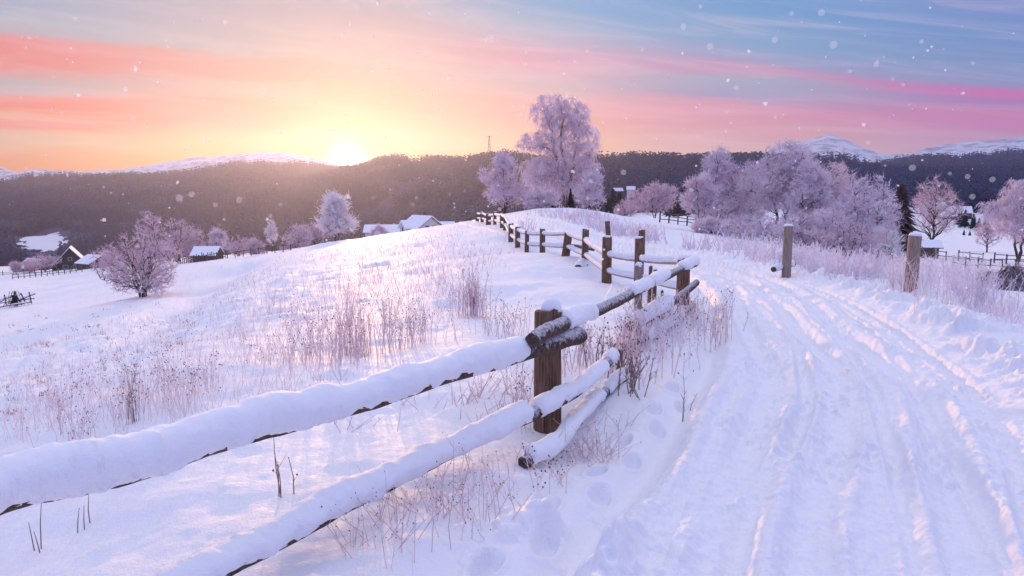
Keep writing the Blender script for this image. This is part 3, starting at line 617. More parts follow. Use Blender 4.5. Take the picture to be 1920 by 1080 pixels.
# valley edge on the left
GV_ = 'frosted bushes and trees along the valley edge'
for args in [
 ('frosted_bush', 61, 335, 402, 470, 36, 150, 'broad brown frosted tree behind the lone bush, to its right', 'round', 'twigpink'),
 ('frosted_bush', 62, 280, 388, 450, 26, 175, 'frosted treetop showing over the lone bush', 'round', 'twigpink'),
 ('frosted_tree', 63, 407, 424, 478, 18, 150, 'small pale tree beside the snow roofed shed', 'fan', 'twig'),
 ('frosted_bush', 64, 446, 438, 480, 32, 140, 'low wide bush right of the snow roofed shed', 'bush', 'twigpink'),
 ('frosted_bush', 65, 478, 446, 480, 20, 135, 'low bush left of the spindly little tree', 'bush', 'twigpink'),
 ('spindly_tree', 66, 510, 410, 470, 11, 120, 'spindly little white tree between two low bushes', 'fan', 'twigwhite'),
 ('frosted_bush', 67, 556, 420, 462, 32, 120, 'wide frosted bush left of the bright white tree', 'bush', 'twigpink'),
 ('frosted_bush', 68, 590, 414, 458, 26, 128, 'domed frosted bush touching the bright white tree', 'round', 'twigpink'),
 ('white_tree', 69, 631, 358, 450, 33, 110, 'bright white rimed tree glowing under the sun', 'tall', 'twigwhite'),
 ('frosted_bush', 70, 365, 434, 476, 24, 150, 'small brown bush left of the snow roofed shed', 'bush', 'twigpink'),
 ('frosted_bush', 71, 80, 474, 508, 24, 215, 'reddish bush left of the dark barn', 'round', 'twigpink'),
 ('frosted_bush', 72, 52, 482, 508, 12, 225, 'low dull bush left of the reddish one by the barn', 'bush', 'twigpink'),
 ('frosted_bush', 73, 26, 490, 512, 10, 220, 'tiny bush at the valley fence on the far left', 'round', 'twigpink'),
 ('frosted_bush', 74, 205, 470, 500, 20, 190, 'low bush between the small shed and the lone bush', 'bush', 'twigpink'),
 ('frosted_bush', 75, 712, 424, 440, 16, 100, 'low frosted bush below the long low roof', 'bush', 'twig'),
 ]:
    nm, sd_, px, t, b_, hw, d, lab, shp, mt_ = args
    big = nm == 'white_tree'
    simple_tree(nm, sd_, px, t, b_, hw, d, lab, 'bush' if 'bush' in nm else 'tree', shape=shp, stems=1 if 'tree' in nm else 4, n=(26, 160, 850) if big else (12, 70, 240) if nm == 'spindly_tree' else (10, 80, 520), twl=1.0 if big else .6 if d < 150 else .8, twr=.034 if big else .022 if d < 150 else .03, mt=('bark', mt_), group=GV_)

# --- conifers
def conifer_template(seed, tiers=9, per=9, fine=True):
    rng = np.random.default_rng(seed); mb = MB()
    for k in range(tiers):
        z = .12 + .86 * (k / tiers) ** .95; rr = .24 * (1 - z) ** .8 + .02; n = per if fine else 6
        a = rng.random() * 6 + np.arange(n) * 6.283 / n + rng.normal(size=n) * .15; L = rr * (.75 + .5 * rng.random(n))
        c = np.array([0, 0, z]); L = L * (1 + .25 * rng.normal(size=n)); tip = np.stack([np.cos(a) * L, np.sin(a) * L, z - L * .35 + rng.normal(size=n) * .015], 1); w_ = .5 * 6.283 / n * 1.25
        l = np.stack([np.cos(a - w_) * L * .55, np.sin(a - w_) * L * .55, z - L * .12], 1); r = np.stack([np.cos(a + w_) * L * .55, np.sin(a + w_) * L * .55, z - L * .12], 1)
        top = np.tile(c + np.array([0, 0, .09 * (1 - z) + .03]), (n, 1)); V = np.stack([top, l, tip, r], 1).reshape(-1, 3); i = np.arange(n)[:, None] * 4
        mb.add(V, None, np.concatenate([i + np.array([[0, 1, 2]]), i + np.array([[0, 2, 3]])]))
    return np.concatenate(mb.V), np.concatenate(mb.T)
CT_ = [conifer_template(900 + k, 4, 5, False) for k in range(5)]
CF_ = [conifer_template(950 + k, 26, 15) for k in range(3)]
def wood(name, pts, hts, templ, mtl, seed, label):
    rng = np.random.default_rng(seed); mb = MB(); k = rng.integers(len(templ), size=len(pts)); a = rng.random(len(pts)) * 6.28; wd = .75 + .45 * rng.random(len(pts))
    for j, (V, T) in enumerate(templ):
        s = np.where(k == j)[0]
        if not len(s): continue
        c, sn = np.cos(a[s])[:, None], np.sin(a[s])[:, None]; h = hts[s][:, None]
        VV = np.stack([(V[None, :, 0] * c - V[None, :, 1] * sn) * h * wd[s][:, None], (V[None, :, 0] * sn + V[None, :, 1] * c) * h * wd[s][:, None], V[None, :, 2] * h - .3], -1) + pts[s][:, None, :]
        TT = T[None] + (np.arange(len(s)) * len(V))[:, None, None]; mb.add(VV.reshape(-1, 3), None, TT.reshape(-1, 3))
    o = mb.build(name, mtl); return tag(o, label=label, kind='stuff')
# height of every grid point, visible or hidden: running horizon per column
cs = np.where(np.abs(phi) < R(fr))[0]
def hill_z(X, Y):
    r = np.hypot(X, Y); return zbase(X, Y) + zdetail(X, Y) + sstep(700, 1500, r) * (1 - sstep(2300, 2480, r)) * fbm(X / 160., Y / 160., 101, 4) * 26
rng = np.random.default_rng(5); NS = 420000
rr = np.sqrt(rng.random(NS) * (2440**2 - 480**2) + 480**2); pp = (rng.random(NS) - .5) * R(78); X = rr * np.sin(pp); Y = rr * np.cos(pp)
keep = rng.random(NS) < np.clip((1200 / rr) ** 1.1, 0, 1) * .75
X, Y, rr, pp = X[keep], Y[keep], rr[keep], pp[keep]; Z = hill_z(X, Y); px_, py_ = proj(X, Y, Z)
hor = np.full((len(phi),), 1e9); runmin = np.minimum.accumulate(PYG, axis=0)
ci = np.clip(np.searchsorted(phi, pp), 0, len(phi) - 1); ri = np.clip(np.searchsorted(rad, rr) - 1, 0, len(rad) - 1); hm = runmin[ri, ci]
ht = (11 + 15 * rng.random(len(X)) ** 1.5 + 6 * vnoise(X / 60, Y / 60, 7)) * (1 + .15 * (rr > 1500)); pyt = proj(X, Y, Z + ht)[1]
dens = fbm(X / 90., Y / 90., 140, 3)
keep = (~clearing(px_, py_, X, Y)) & ~in_ell(px_, pyt, 82, 452, 54, 25) & ~((px_ > 1648) & (px_ < 1762) & (pyt < 303) & (rr < 1900) & (pyt > 292)) & (pyt < hm + 1.0) & (dens > -.30)
ht = ht * np.where(px_ < 760, np.clip(rr / 1150, .35, 1), 1); pyt = proj(X, Y, Z + ht)[1]; keep &= ~((np.abs(px_ - 82) < 54) & (pyt < 468) & (rr > 800) & (rr < 1190))
keep |= clearing(px_, py_, X, Y) & (rng.random(len(X)) < .02) & (rr > 650) & ~in_ell(px_, py_, 82, 455, 70, 34) & (pyt < hm + 1)
pts = np.stack([X, Y, Z], 1)[keep]; ht = ht[keep]; print('conifers', len(pts))
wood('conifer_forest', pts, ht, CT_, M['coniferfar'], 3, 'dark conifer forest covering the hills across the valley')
def spruce(px, top, d, label, seed, mtl='conifer', wide=1.0, group=None):
    B = gd(px, d); H = P(px, top, d)[2] - B[2]; V, T = CF_[seed % 3]; o = empty('spruce_tree', B, seed, label, 'tree', group)
    link('crown', np_mesh('crown', V * np.array([H * wide, H * wide, H]), None, T), M[mtl], o)
    Vt, Qt = tubes(np.array([[[0, 0, -.3], [0, 0, H * .5], [0, 0, H * .97]]]), np.array([[H * .02, H * .014, .01]]), 6); link('trunk', np_mesh('trunk', Vt, Qt), M['darkbark'], o); return o
spruce(1036, 356, 94, 'small dark spruce left of the birch trunk', 1, wide=.9); spruce(1069, 352, 96, 'small dark spruce right of the birch trunk', 2, wide=.9)
spruce(1004, 350, 99, 'dark spruce half hidden by the frosted bush left of the birch', 3)
spruce(1684, 342, 70, 'brown conifer standing behind the dense frosted tree', 4, 'coniferbrown', 1.25)
spruce(1806, 392, 330, 'dark spruce on the right slope, taller of the close pair', 5, wide=1.2); spruce(1822, 400, 320, 'dark spruce on the right slope, shorter of the close pair', 6, wide=1.2)
spruce(1806, 430, 230, 'tiny spruce on the white knoll, left one', 7); spruce(1817, 431, 228, 'tiny spruce on the white knoll, right one', 8)
for k, (px, tp, d) in enumerate([(1795, 398, 350), (1833, 408, 340), (1845, 404, 345)]):
    spruce(px, tp, d, ('leftmost', 'third', 'rightmost')[k] + ' dark spruce of the small grove below the far farmhouses', 10 + k, wide=1.3, group='spruces in the grove below the far farmhouses')
for k, (px, tp, d) in enumerate([(1148, 352, 300), (1160, 358, 260), (1140, 372, 240), (1265, 352, 330), (1278, 346, 340), (1254, 362, 300), (1290, 352, 320)]):
    spruce(px, tp, d, ('dark spruce below the central forest, second from the left', 'short dark spruce below the central forest, third from the left', 'low dark spruce below the central forest, leftmost, against the birch thicket', 'dark spruce just right of the domed pinkish tree', 'dark spruce half way between domed tree and right hand trees', 'shorter dark spruce touching the right side of the domed tree', 'dark spruce at the left rim of the right hand frosted trees')[k], 20 + k, 'conifer', 1.2, group='spruces at the lower edge of the central forest')

# ------------------------------------------------------------------ posts, rails and fences
def post_mesh(H, r, lean=(0, 0), seed=0, S=22, K=14, flare=.06):
    rng = np.random.default_rng(seed); z = np.linspace(-.35, H, K); a = np.arange(S) * 2 * np.pi / S
    g = np.interp((a + rng.random() * 6) % 6.283, np.linspace(0, 6.283, 12), np.append(rng.normal(size=11), 0)) * .045
    rad_ = r * (1 + g[None, :] + rng.normal(size=(1, S)) * .025 + rng.normal(size=(K, S)) * .008 + flare * (1 - z[:, None] / H))
    V = np.stack([np.cos(a)[None] * rad_ + lean[0] * z[:, None], np.sin(a)[None] * rad_ + lean[1] * z[:, None], np.broadcast_to(z[:, None], rad_.shape)], -1)
    V[-1, :, 2] += rng.normal(size=S) * r * .04 + np.cos(a + seed) * r * .12
    idx = np.arange(K * S).reshape(K, S); a_ = idx[:-1]; b_ = np.roll(a_, -1, 1); c_ = idx[1:]; d_ = np.roll(c_, -1, 1)
    mb = MB(); mb.add(V, np.stack([a_, b_, d_, c_], -1).reshape(-1, 4))
    inner = V[-1] * np.array([.9, .9, 1]) + np.array([lean[0] * H * .1, lean[1] * H * .1, r * .04]); ctr = inner.mean(0)
    VV = np.concatenate([V[-1], inner, ctr[None]]); k = np.arange(S); k2 = (k + 1) % S
    mb.add(VV, np.stack([k, k2, k2 + S, k + S], 1), np.stack([k + S, k2 + S, np.full(S, 2 * S)], 1)); return mb.mesh('post', True)
def dome(r, h, seed, S=18, K=7, off=(0, 0, 0), sq=1.0):
    rng = np.random.default_rng(seed); a = np.arange(S) * 2 * np.pi / S; V = []; nn = np.interp(a, np.linspace(0, 6.283, 8), np.append(rng.random(7), 0)); nn[-1] = nn[0] = (nn[0] + nn[-1]) / 2
    V.append(np.stack([np.cos(a) * r * .8, np.sin(a) * r * .8, np.full(S, -.015)], 1))
    for k in range(K):
        t = k / (K - 1) * (math.pi / 2) * .97; rr_ = r * (1 + .12 * (nn - .5)) * (math.cos(t) ** .75); z = h * math.sin(t) ** 1.0 * (1 + .12 * (nn - .5))
        V.append(np.stack([np.cos(a) * rr_ * 1.02, np.sin(a) * rr_ * sq, z - (.02 * nn if k == 0 else 0)], 1))
    V = np.array(V); idx = np.arange(V.shape[0] * S).reshape(-1, S); a_ = idx[:-1]; b_ = np.roll(a_, -1, 1); c_ = idx[1:]; d_ = np.roll(c_, -1, 1)
    mb = MB(); mb.add(V.reshape(-1, 3), np.stack([a_, b_, d_, c_], -1).reshape(-1, 4)); top = idx[-1]; cc = V[-1].mean(0) + [0, 0, h * .01]
    mb.add(np.concatenate([V[-1], cc[None]]), None, [[i, (i + 1) % S, S] for i in range(S)]); V_ = mb.mesh('snow_cap', True)
    V_.transform(__import__('mathutils').Matrix.Translation(Vector(off))); return V_
def post(parent, B, H, r, lean=(0, 0), seed=0, mtl='post', cap=.05, label=None, origin=None):
    """a post child of a fence; B in world, origin = fence origin"""
    o = link('post', post_mesh(H, r, lean, seed), M[mtl], parent, np.array(B) - np.array(origin))
    if cap: link('snow_cap', dome(r * 1.0, cap, seed, off=(lean[0] * H, lean[1] * H, H)), M['cap'], o)
    if label: o['label'] = label
    return o
def resample(pts, n):
    return spline(np.array(pts, float), n)
def log_mesh(path, r, seed=0, S=16, taper=1.0):
    rng = np.random.default_rng(seed); K = len(path); T = nrm(np.gradient(path, axis=0)); side = nrm(np.cross(T, np.array([0, 0, 1.]))); upv = np.cross(side, T)
    a = np.arange(S) * 2 * np.pi / S; s = np.linspace(0, 1, K); Rr = r * (1 + (taper - 1) * s)[:, None] * (1 + .05 * fbm(s[:, None] * K * .2 + seed, a[None] * 1.2, seed, 3) * 2 + .05 * rng.normal(size=(1, S)))
    V = path[:, None] + Rr[..., None] * (np.cos(a)[None, :, None] * side[:, None] + np.sin(a)[None, :, None] * upv[:, None])
    idx = np.arange(K * S).reshape(K, S); a_ = idx[:-1]; b_ = np.roll(a_, -1, 1); c_ = idx[1:]; d_ = np.roll(c_, -1, 1); Q = np.stack([a_, b_, d_, c_], -1).reshape(-1, 4)
    mb = MB(); mb.add(V, Q)
    for e, sg in ((0, -1), (-1, 1)):
        ring = V[e]; c = path[e] + T[e] * sg * .012; mb.add(np.concatenate([ring, c[None]]), None, [[i, (i + 1) % S, S] for i in range(S)])
    return mb.mesh('rail', True)
def snow_on_log(path, r, th, s0, s1, seed=0, side_th=.018, ragged=.5, down=-.9, S=20, far_down=-.2, endround=.03, bumpy=.25):
    """snow lying on a log between fractions s0..s1; down = how far (rad below horizontal) it wraps on the near side"""
    K0 = len(path); n = max(12, int((s1 - s0) * K0 * 1.0)); ss = np.linspace(s0, s1, n); f = ss * (K0 - 1); i = np.clip(f.astype(int), 0, K0 - 2); fr_ = (f - i)[:, None]
    C = path[i] * (1 - fr_) + path[i + 1] * fr_; T = nrm(np.gradient(C, axis=0)); side = nrm(np.cross(T, np.array([0, 0, 1.]))); upv = np.cross(side, T)
    Lc = np.concatenate([[0], np.cumsum(np.linalg.norm(np.diff(C, axis=0), axis=1))]); L = Lc[-1]; rng = np.random.default_rng(seed)
    # near side is +side (towards the viewer's right) or -side: the lower one on screen; wraps both
    a0 = down + ragged * (fbm(Lc / .10, Lc * 0, seed, 3) * 1.0 + fbm(Lc / .5, Lc * 0 + 9, seed + 5, 2) * .9); a1 = math.pi - far_down + ragged * .5 * fbm(Lc / .2, Lc * 0, seed + 9, 3)
    ends = np.clip(np.minimum(Lc, L - Lc) / max(endround, .01), 0, 1); ends = np.sqrt(1 - (1 - ends) ** 2); ends = np.maximum(ends, .06)
    t = np.linspace(0, 1, S)[None]; A = a0[:, None] * (1 - t) + a1[:, None] * t
    top = np.clip(np.sin(A), 0, 1) ** 1.0; bz = 1 + bumpy * (fbm(Lc / .35, Lc * 0, seed + 20, 3))[:, None] * 2
    TH_ = (side_th * np.minimum(1, 6 * np.minimum(t, 1 - t)) + (th - side_th) * top * bz) * ends[:, None] + .003 * rng.normal(size=A.shape) + .022 * ends[:, None] * fbm(Lc[:, None] / .16 + seed, A * 1.1, seed + 40, 3) * np.minimum(1, 5 * np.minimum(t, 1 - t))
    TH_ = np.maximum(TH_, .002); Ro = r * 1.0 + TH_; Ri = np.full_like(Ro, r * .93)
    pt = lambda Rr: C[:, None] + Rr[..., None] * (np.cos(A)[..., None] * side[:, None] + np.sin(A)[..., None] * upv[:, None])
    Vo, Vi = pt(Ro), pt(Ri); ido = np.arange(n * S).reshape(n, S); idi = ido + n * S; q = lambda I: np.stack([I[:-1, :-1], I[1:, :-1], I[1:, 1:], I[:-1, 1:]], -1).reshape(-1, 4)
    Q = [q(ido)[:, ::-1], q(idi)]
    for k in (0, S - 1): Q.append(np.stack([ido[:-1, k], ido[1:, k], idi[1:, k], idi[:-1, k]], 1))
    for k in (0, n - 1): Q.append(np.stack([ido[k, :-1], ido[k, 1:], idi[k, 1:], idi[k, :-1]], 1))
    return np_mesh('snow', np.concatenate([Vo.reshape(-1, 3), Vi.reshape(-1, 3)]), np.concatenate(Q), None, True)

# the long rail fence: foreground stretch to the corner post, then back towards the birch
FO = gd(1029, 6.35); fence = empty('rail_fence', FO, 0, 'long log rail fence heaped with snow, turning at a corner post beside the track', 'fence')
fence['group'] = 'fences'
del fence['group']
def rail(parent, O, pts, r, seed, snow, mtl='log', n=None, taper=1.0, label=None, **kw):
    path = np.array([P(*p) for p in pts]); L = np.linalg.norm(path[-1] - path[0]); n = n or int(max(14, L / .03)); path = resample(path, n)
    rng = np.random.default_rng(seed + 77); path[:, 2] += .012 * fbm(np.arange(n) * .03 / .8, np.zeros(n), seed, 2) * 2
    o = link('rail', log_mesh(path - O, r, seed, taper=taper), M[mtl], parent)
    for k, sn in enumerate(snow):
        s0, s1, th = sn[:3]; k2 = dict(kw); k2.update(sn[3] if len(sn) > 3 else {}); link('snow', snow_on_log(path - O, r, th, s0, s1, seed * 3 + k, **k2), M['cap'], o)
    if label: o['label'] = label
    return o
# near rails
rail(fence, FO, [(-330, 1075, 2.15), (0, 935, 2.70), (250, 872, 3.10), (500, 802, 3.72), (750, 728, 4.55), (950, 670, 5.62), (1088, 630, 6.55)], .066, 1, [(0, .865, .082, dict(side_th=.028, down=-.70, ragged=.95, bumpy=.4))], taper=1.15, label='thickest foreground rail buried in snow')
rail(fence, FO, [(998, 636, 5.72), (1050, 609, 6.28), (1130, 577, 7.9), (1205, 540, 9.6), (1262, 512, 11.6), (1304, 494, 13.3)], .062, 2, [(.22, .34, .05, dict(ragged=.8, down=-.95, side_th=.035, far_down=.1)), (.53, .635, .06, dict(down=-.5, side_th=.03)), (.65, .74, .07, dict(down=-.6, side_th=.03)), (.86, .995, .09, dict(down=-.4, side_th=.03))], label='upper rail with bark showing between patches of snow')
rail(fence, FO, [(60, 1235, 2.45), (330, 1106, 2.95), (500, 1021, 3.45), (700, 921, 4.15), (850, 846, 4.85), (1000, 776, 5.62), (1090, 726, 6.50), (1152, 664, 7.7)], .055, 3, [(0, .70, .07, dict(side_th=.026, down=-.7, ragged=.9, bumpy=.4)), (.72, .935, .055, dict(side_th=.02, down=-.4, ragged=.9)), (.955, .995, .04)], label='middle rail heaped with snow')
rail(fence, FO, [(980, 868, 5.25), (1035, 840, 5.55), (1072, 803, 6.1), (1111, 757, 6.8), (1150, 720, 7.6), (1180, 698, 8.2)], .048, 4, [(.05, .66, .060, dict(down=-.55, ragged=.7)), (.72, .93, .06, dict(down=-.2))], label='lowest rail with cut end lying on the snow')
rail(fence, FO, [(1180, 612, 9.4), (1225, 590, 10.3), (1265, 562, 11.6), (1306, 530, 13.3)], .06, 5, [(.12, .55, .11, dict(down=-.6, ragged=.5))])
rail(fence, FO, [(1170, 650, 8.9), (1215, 630, 9.8), (1260, 602, 11.2), (1300, 572, 12.9)], .05, 6, [(.3, .8, .05)])
_g = gd(1029, 6.42); _h = P(1029, 582, 6.42)[2] - _g[2]
_p = post(fence, _g, _h, .118, (-.0, .02), 101, 'post', .0, 'thick foreground post', FO)
link('snow_cap', dome(.094, .112, 5, off=(.026, .01, _h), sq=.9), M['cap'], _p)
post(fence, gd(1199, 9.85), 1.07, .052, (0, 0), 102, 'postpale', .05, None, FO)
post(fence, gd(1283, 13.55), .86, .115, (0, 0), 103, 'post', .085, 'squat corner post', FO)
for k, (px, top, d, r) in enumerate([(1219, 499, 11.0, .028), (1228, 506, 11.3, .032), (1243, 545, 11.9, .022), (1166, 655, 8.3, .03)]):
    B = gd(px, d); H = P(px, top, d)[2] - B[2]; o = link('stake', post_mesh(H, r, (.02, 0), 120 + k, S=10, K=6), M['post'], fence, B - FO)
    link('snow_cap', dome(r * .9, .03, k, S=10, K=5, off=(.02 * H, 0, H)), M['cap'], o)
# back stretch
BP = [(1283, 487, 13.55, 0), (1199, 446, 15.6, 17), (1137, 444, 527, 18), (1097, 430, 504, 13), (1063, 437, 491, 15), (1017, 429, 476, 10), (988, 432, 470, 8), (971, 425, 462, 9), (958, 419, 450, 9), (947, 408, 437, 7), (941, 404, 432, 7), (928, 397, 424, 6), (916, 400, 421, 9), (904, 397, 418, 6), (895, 398, 416, 6)]
bps = []
for k, (px, top, b_, wpx) in enumerate(BP):
    if k == 0: bps.append(gd(px, 13.55)); continue
    B = gd(px, 15.6) if k == 1 else ground_at([px], [b_])[0]; bps.append(B); d = B[1]; H = P(px, top, d)[2] - B[2]
    ln = (.12, 0) if px == 1063 else (.0, 0) if k % 3 else (.02, .02)
    o = post(fence, B - np.array([ln[0] * H * .5, 0, 0]), H, wpx / F * d / 2, ln, 200 + k, 'post', .035 if k < 3 else .02, None, FO)
for k in range(len(bps) - 1):
    A, Bq = bps[k].copy(), bps[k + 1].copy(); L = np.linalg.norm(Bq - A); pale = 'palelog'
    for lev, (hh, rr_) in enumerate(((.70, .062), (.30, .055))):
        if k == 0 and lev == 0: hh0 = .80
        else: hh0 = hh
        off = np.array([0, .10 + rr_, 0]); a = A + off + [0, 0, hh0]; b = Bq + off + [0, 0, hh]; d = nrm(b - a); a = a - d * .12; b = b + d * .12
        if k in (3,) and lev == 1: b[2] += .0
        path = resample([a, (a + b) / 2 + [0, 0, -.02], b], 24); o = link('rail', log_mesh(path - FO, rr_, 300 + k * 2 + lev, S=12), M[pale], fence)
        if L > .6: link('snow', snow_on_log(path - FO, rr_, .05, .02, .98, 400 + k * 2 + lev, ragged=.3, down=-.25, far_down=-.25, S=10), M['cap'], o)
link('rail', log_mesh(resample([P(1112, 467, 20.9) - FO, P(1085, 462, 22.5) - FO, P(1066, 460, 23.3) - FO], 20), .06, 501), M['log'], fence)

# lone posts and logs
def lone_post(px, top, d, r, seed, label, mtl='postpale', cap=.05, lean=(0, 0), name='wooden_post'):
    B = gd(px, d); H = P(px, top, d)[2] - B[2]; o = tag(link(name, post_mesh(H, r, lean, seed), M[mtl], None, B), label, 'post')
    if cap: link('snow_cap', dome(r, cap, seed, off=(lean[0] * H, lean[1] * H, H)), M['cap'], o)
    return o
lone_post(1477, 423, 19.4, .115, 601, 'lone round post across the road with a log stub at its foot'); lone_post(1713, 441, 14.9, .118, 602, 'lone round post nearest the right edge, snow capped', cap=.06, lean=(.02, 0))
lone_post(1144, 415, 26, .085, 603, 'dark leaning post standing behind the back rails, left one of two', 'post', .0, (-.09, 0)); lone_post(1203, 431, 24, .10, 604, 'dark post just visible behind the back rail, right one of two', 'post', .02)
def lone_log(a, b, r, seed, label, th=.05):
    path = resample([a, (np.array(a) + b) / 2, b], 20); o = tag(link('log', log_mesh(path, r, seed), M['log']), label, 'log'); link('snow', snow_on_log(path, r, th, .05, .95, seed, S=12, endround=.05), M['cap'], o); return o
lone_log(P(1450, 505, 19.2), P(1488, 494, 19.9), .07, 611, 'short snow dusted log stub leaning on the foot of the lone post across the road')
lone_log(P(1084, 504, 20.0), P(1097, 488, 20.6), .12, 612, 'stump of wood at the foot of a back fence post', .03)

# far fences: posts and rails as parts
def far_fence(px0, px1, py0, py1, d0, d1, n, H, rows, label, seed, nm='pasture_fence', r=.05):
    O = gd((px0 + px1) / 2, (d0 + d1) / 2); rng = np.random.default_rng(seed); o = empty(nm, O, 0, label, 'fence'); pts = []
    for k in range(n):
        t = k / (n - 1); px = px0 + (px1 - px0) * t; B = ground_at([px], [py0 + (py1 - py0) * t])[0] if d0 is None else gd(px, d0 + (d1 - d0) * t); pts.append(B)
        h = H * (.85 + .3 * rng.random()); me = post_mesh(h, r * (.8 + .5 * rng.random()), (rng.normal() * .05, 0), seed + k, S=8, K=4); p = link('post', me, M['fencewood'], o, B - O); link('snow_cap', dome(r * .9, .04, k, S=8, K=4, off=(0, 0, h)), M['cap'], p)
    for j, hh in enumerate(rows):
        for k in range(n - 1):
            if rng.random() < .12: continue
            a, b = pts[k] + [0, 0, hh + rng.normal() * .04], pts[k + 1] + [0, 0, hh + rng.normal() * .04]; path = resample([a, b], 8); link('rail', log_mesh(path - O, r * .75, seed + j * 50 + k, S=6), M['fencewood'], o)
    return o
far_fence(1236, 1338, 0, 0, 92, 84, 7, 1.3, (.45, .85, 1.15), 'dark rail fence in the dip below the domed tree', 701, r=.075)
far_fence(1640, 1935, 0, 0, 88, 84, 14, 1.3, (.5, 1.0), 'upper dark rail fence along the right hand pasture', 702, r=.07)
far_fence(1790, 1930, 0, 0, 72, 70, 7, 1.15, (.35, .9), 'lower dark rail fence in front of the right hand pasture', 703, r=.06)
far_fence(-20, 60, 0, 0, 215, 215, 5, 1.3, (.5, 1.0), 'short valley fence at the far left edge', 704, r=.09)
far_fence(18, 150, 0, 0, 178, 190, 13, 1.4, (.5, 1.1), 'dark pasture fence in front of the barn', 705, r=.09)
far_fence(60, 245, 0, 0, 200, 196, 14, 1.3, (.5, 1.0), 'pasture fence running behind the lone bush to the sheds', 706, r=.08)
far_fence(340, 425, 0, 0, 138, 130, 22, 1.5, (.4, 1.1), 'close set picket fence in front of the snow roofed shed', 707, 'picket_fence', r=.08)
far_fence(425, 545, 0, 0, 112, 96, 9, 1.1, (.9,), 'broken low fence under the valley bushes', 708, r=.06)
far_fence(1355, 1470, 0, 0, 100, 95, 6, 1.3, (.5, 1.0), 'fence glimpsed behind the trunks of the frosted trees', 709, r=.07)

# woodpile / drying frame on the left field
def woodpile():
    B = ground_at([30], [576])[0]; s = B[1] / F; o = empty('brushwood_pile', B, 0, 'dark pile of poles and brushwood on a low frame at the left edge', 'woodpile'); rng = np.random.default_rng(9)
    A = []; R_ = []
    for k in range(70):
        c = np.array([rng.normal() * 6 * s - 2 * s, rng.normal() * .4, 0]); a = c + [rng.normal() * 4 * s, 0, 2 * s]; b = c * .35 + [rng.normal() * 2 * s, 0, (10 + 20 * rng.random()) * s]; A.append([a, b])
    A = np.array(A); V, Q = tubes(A, np.full((70, 2), .8 * s * .55), 5); link('brushwood', np_mesh('brushwood', V, Q), M['darkbark'], o)
    for (x0, z0, x1, z1, y) in [(-42, -4, 34, 8, -.5), (-38, 4, 32, 13, .3), (-40, 0, -14, 12, -.6), (-8, 6, 36, 22, .2), (-42, 8, -10, 16, .5), (-30, -4, -22, 14, -.7), (30, 5, 27, 26, 0), (16, 8, 10, 24, .1), (-22, 2, -24, 20, .3)]:
        path = resample([(x0 * s, y, z0 * s + .05), ((x0 + x1) / 2 * s, y, (z0 + z1) / 2 * s + .1), (x1 * s, y, z1 * s + .1)], 8); p = link('pole', log_mesh(path, 1.1 * s, int(x0 + 99), S=7), M['darkbark'], o)
        if abs(x1 - x0) > 20: link('snow', snow_on_log(path, 1.1 * s, 1.0 * s, .02, .98, 5, S=8, side_th=.01, ragged=.1, down=.1, far_down=.1), M['cap'], p)
woodpile()

# ------------------------------------------------------------------ buildings
def house(name, px, d, W, D, wh, rh, rz, label, wall='darkwall', base_z=None, chimney=False, windows=(), over=.4, snow_t=.25, cat='house', door=None):
    B = gd(px, d); 
    if base_z is not None: B[2] = base_z
    o = empty(name, B, rz, label, cat); mb = MB(); hw, hd = W / 2, D / 2          # ridge runs along local y, gable faces -y
    V = [(-hw, -hd, -3), (hw, -hd, -3), (hw, hd, -3), (-hw, hd, -3), (-hw, -hd, wh), (hw, -hd, wh), (hw, hd, wh), (-hw, hd, wh), (0, -hd, wh + rh), (0, hd, wh + rh)]
    mb.add(V, [[0, 1, 5, 4], [1, 2, 6, 5], [2, 3, 7, 6], [3, 0, 4, 7]], [[4, 5, 8], [6, 7, 9]]); wl = mb.build('wall', M[wall], o)
    sl = rh / hw
    def slab(t0, t1, mtl, nm, par, grow=0):
        m_ = MB()
        for sg in (-1, 1):
            x1 = sg * (hw + over + grow); z1 = wh + rh - sl * (hw + over + grow); y0, y1 = -hd - over - grow, hd + over + grow
            q = [(0, y0, wh + rh + t0), (x1, y0, z1 + t0), (x1, y1, z1 + t0), (0, y1, wh + rh + t0), (0, y0, wh + rh + t1), (x1, y0, z1 + t1 * .8), (x1, y1, z1 + t1 * .8), (0, y1, wh + rh + t1)]
            m_.add(q, [[0, 1, 2, 3], [4, 7, 6, 5], [0, 4, 5, 1], [1, 5, 6, 2], [2, 6, 7, 3]])
        return m_.build(nm, M[mtl], par)
    rf = slab(.02, .14, 'beam', 'roof', o); slab(.145, .145 + snow_t, 'cap', 'snow', rf, .04)
    if chimney:
        MB().box((hw * .25, hd * .3, wh + rh + .35), (.6, .6, 1.4)).build('chimney', M['beam'], rf)
    for (x, z, w_, h_) in windows:
        f = MB().box((x, -hd - .03, z), (w_ + .2, .06, h_ + .2)).build('window', M['frame'], o); MB().box((x, -hd - .07, z), (w_, .03, h_)).build('pane', M['window'], f)
    if door: f = MB().box((door[0], -hd - .04, door[1] / 2), (.95, .08, door[1])).build('door', M['beam'], o)
    return o
house('barn', 131, 225, 9.6, 10, 1.2, 5.4, R(28), 'dark timber barn with steep snowy roof down in the left valley', windows=((1.5, 1.0, 1.4, 1.0), (-1.3, 1.0, 1.2, 1.0), (0, 3.4, .9, .9)), cat='barn')
house('shed', 176, 205, 7, 6, 1.6, 1.9, R(60), 'low shed with snow roof right of the dark barn', cat='shed', windows=((0, .9, 1, .7),))
house('shed', 160, 214, 4, 4, 1.5, 1.2, R(10), 'tiny lean-to between the barn and the low shed', cat='shed')
house('cottage', 62, 250, 7, 8, 1.2, 2.6, R(60), 'snow roofed cottage behind the reddish bush at far left', cat='house')
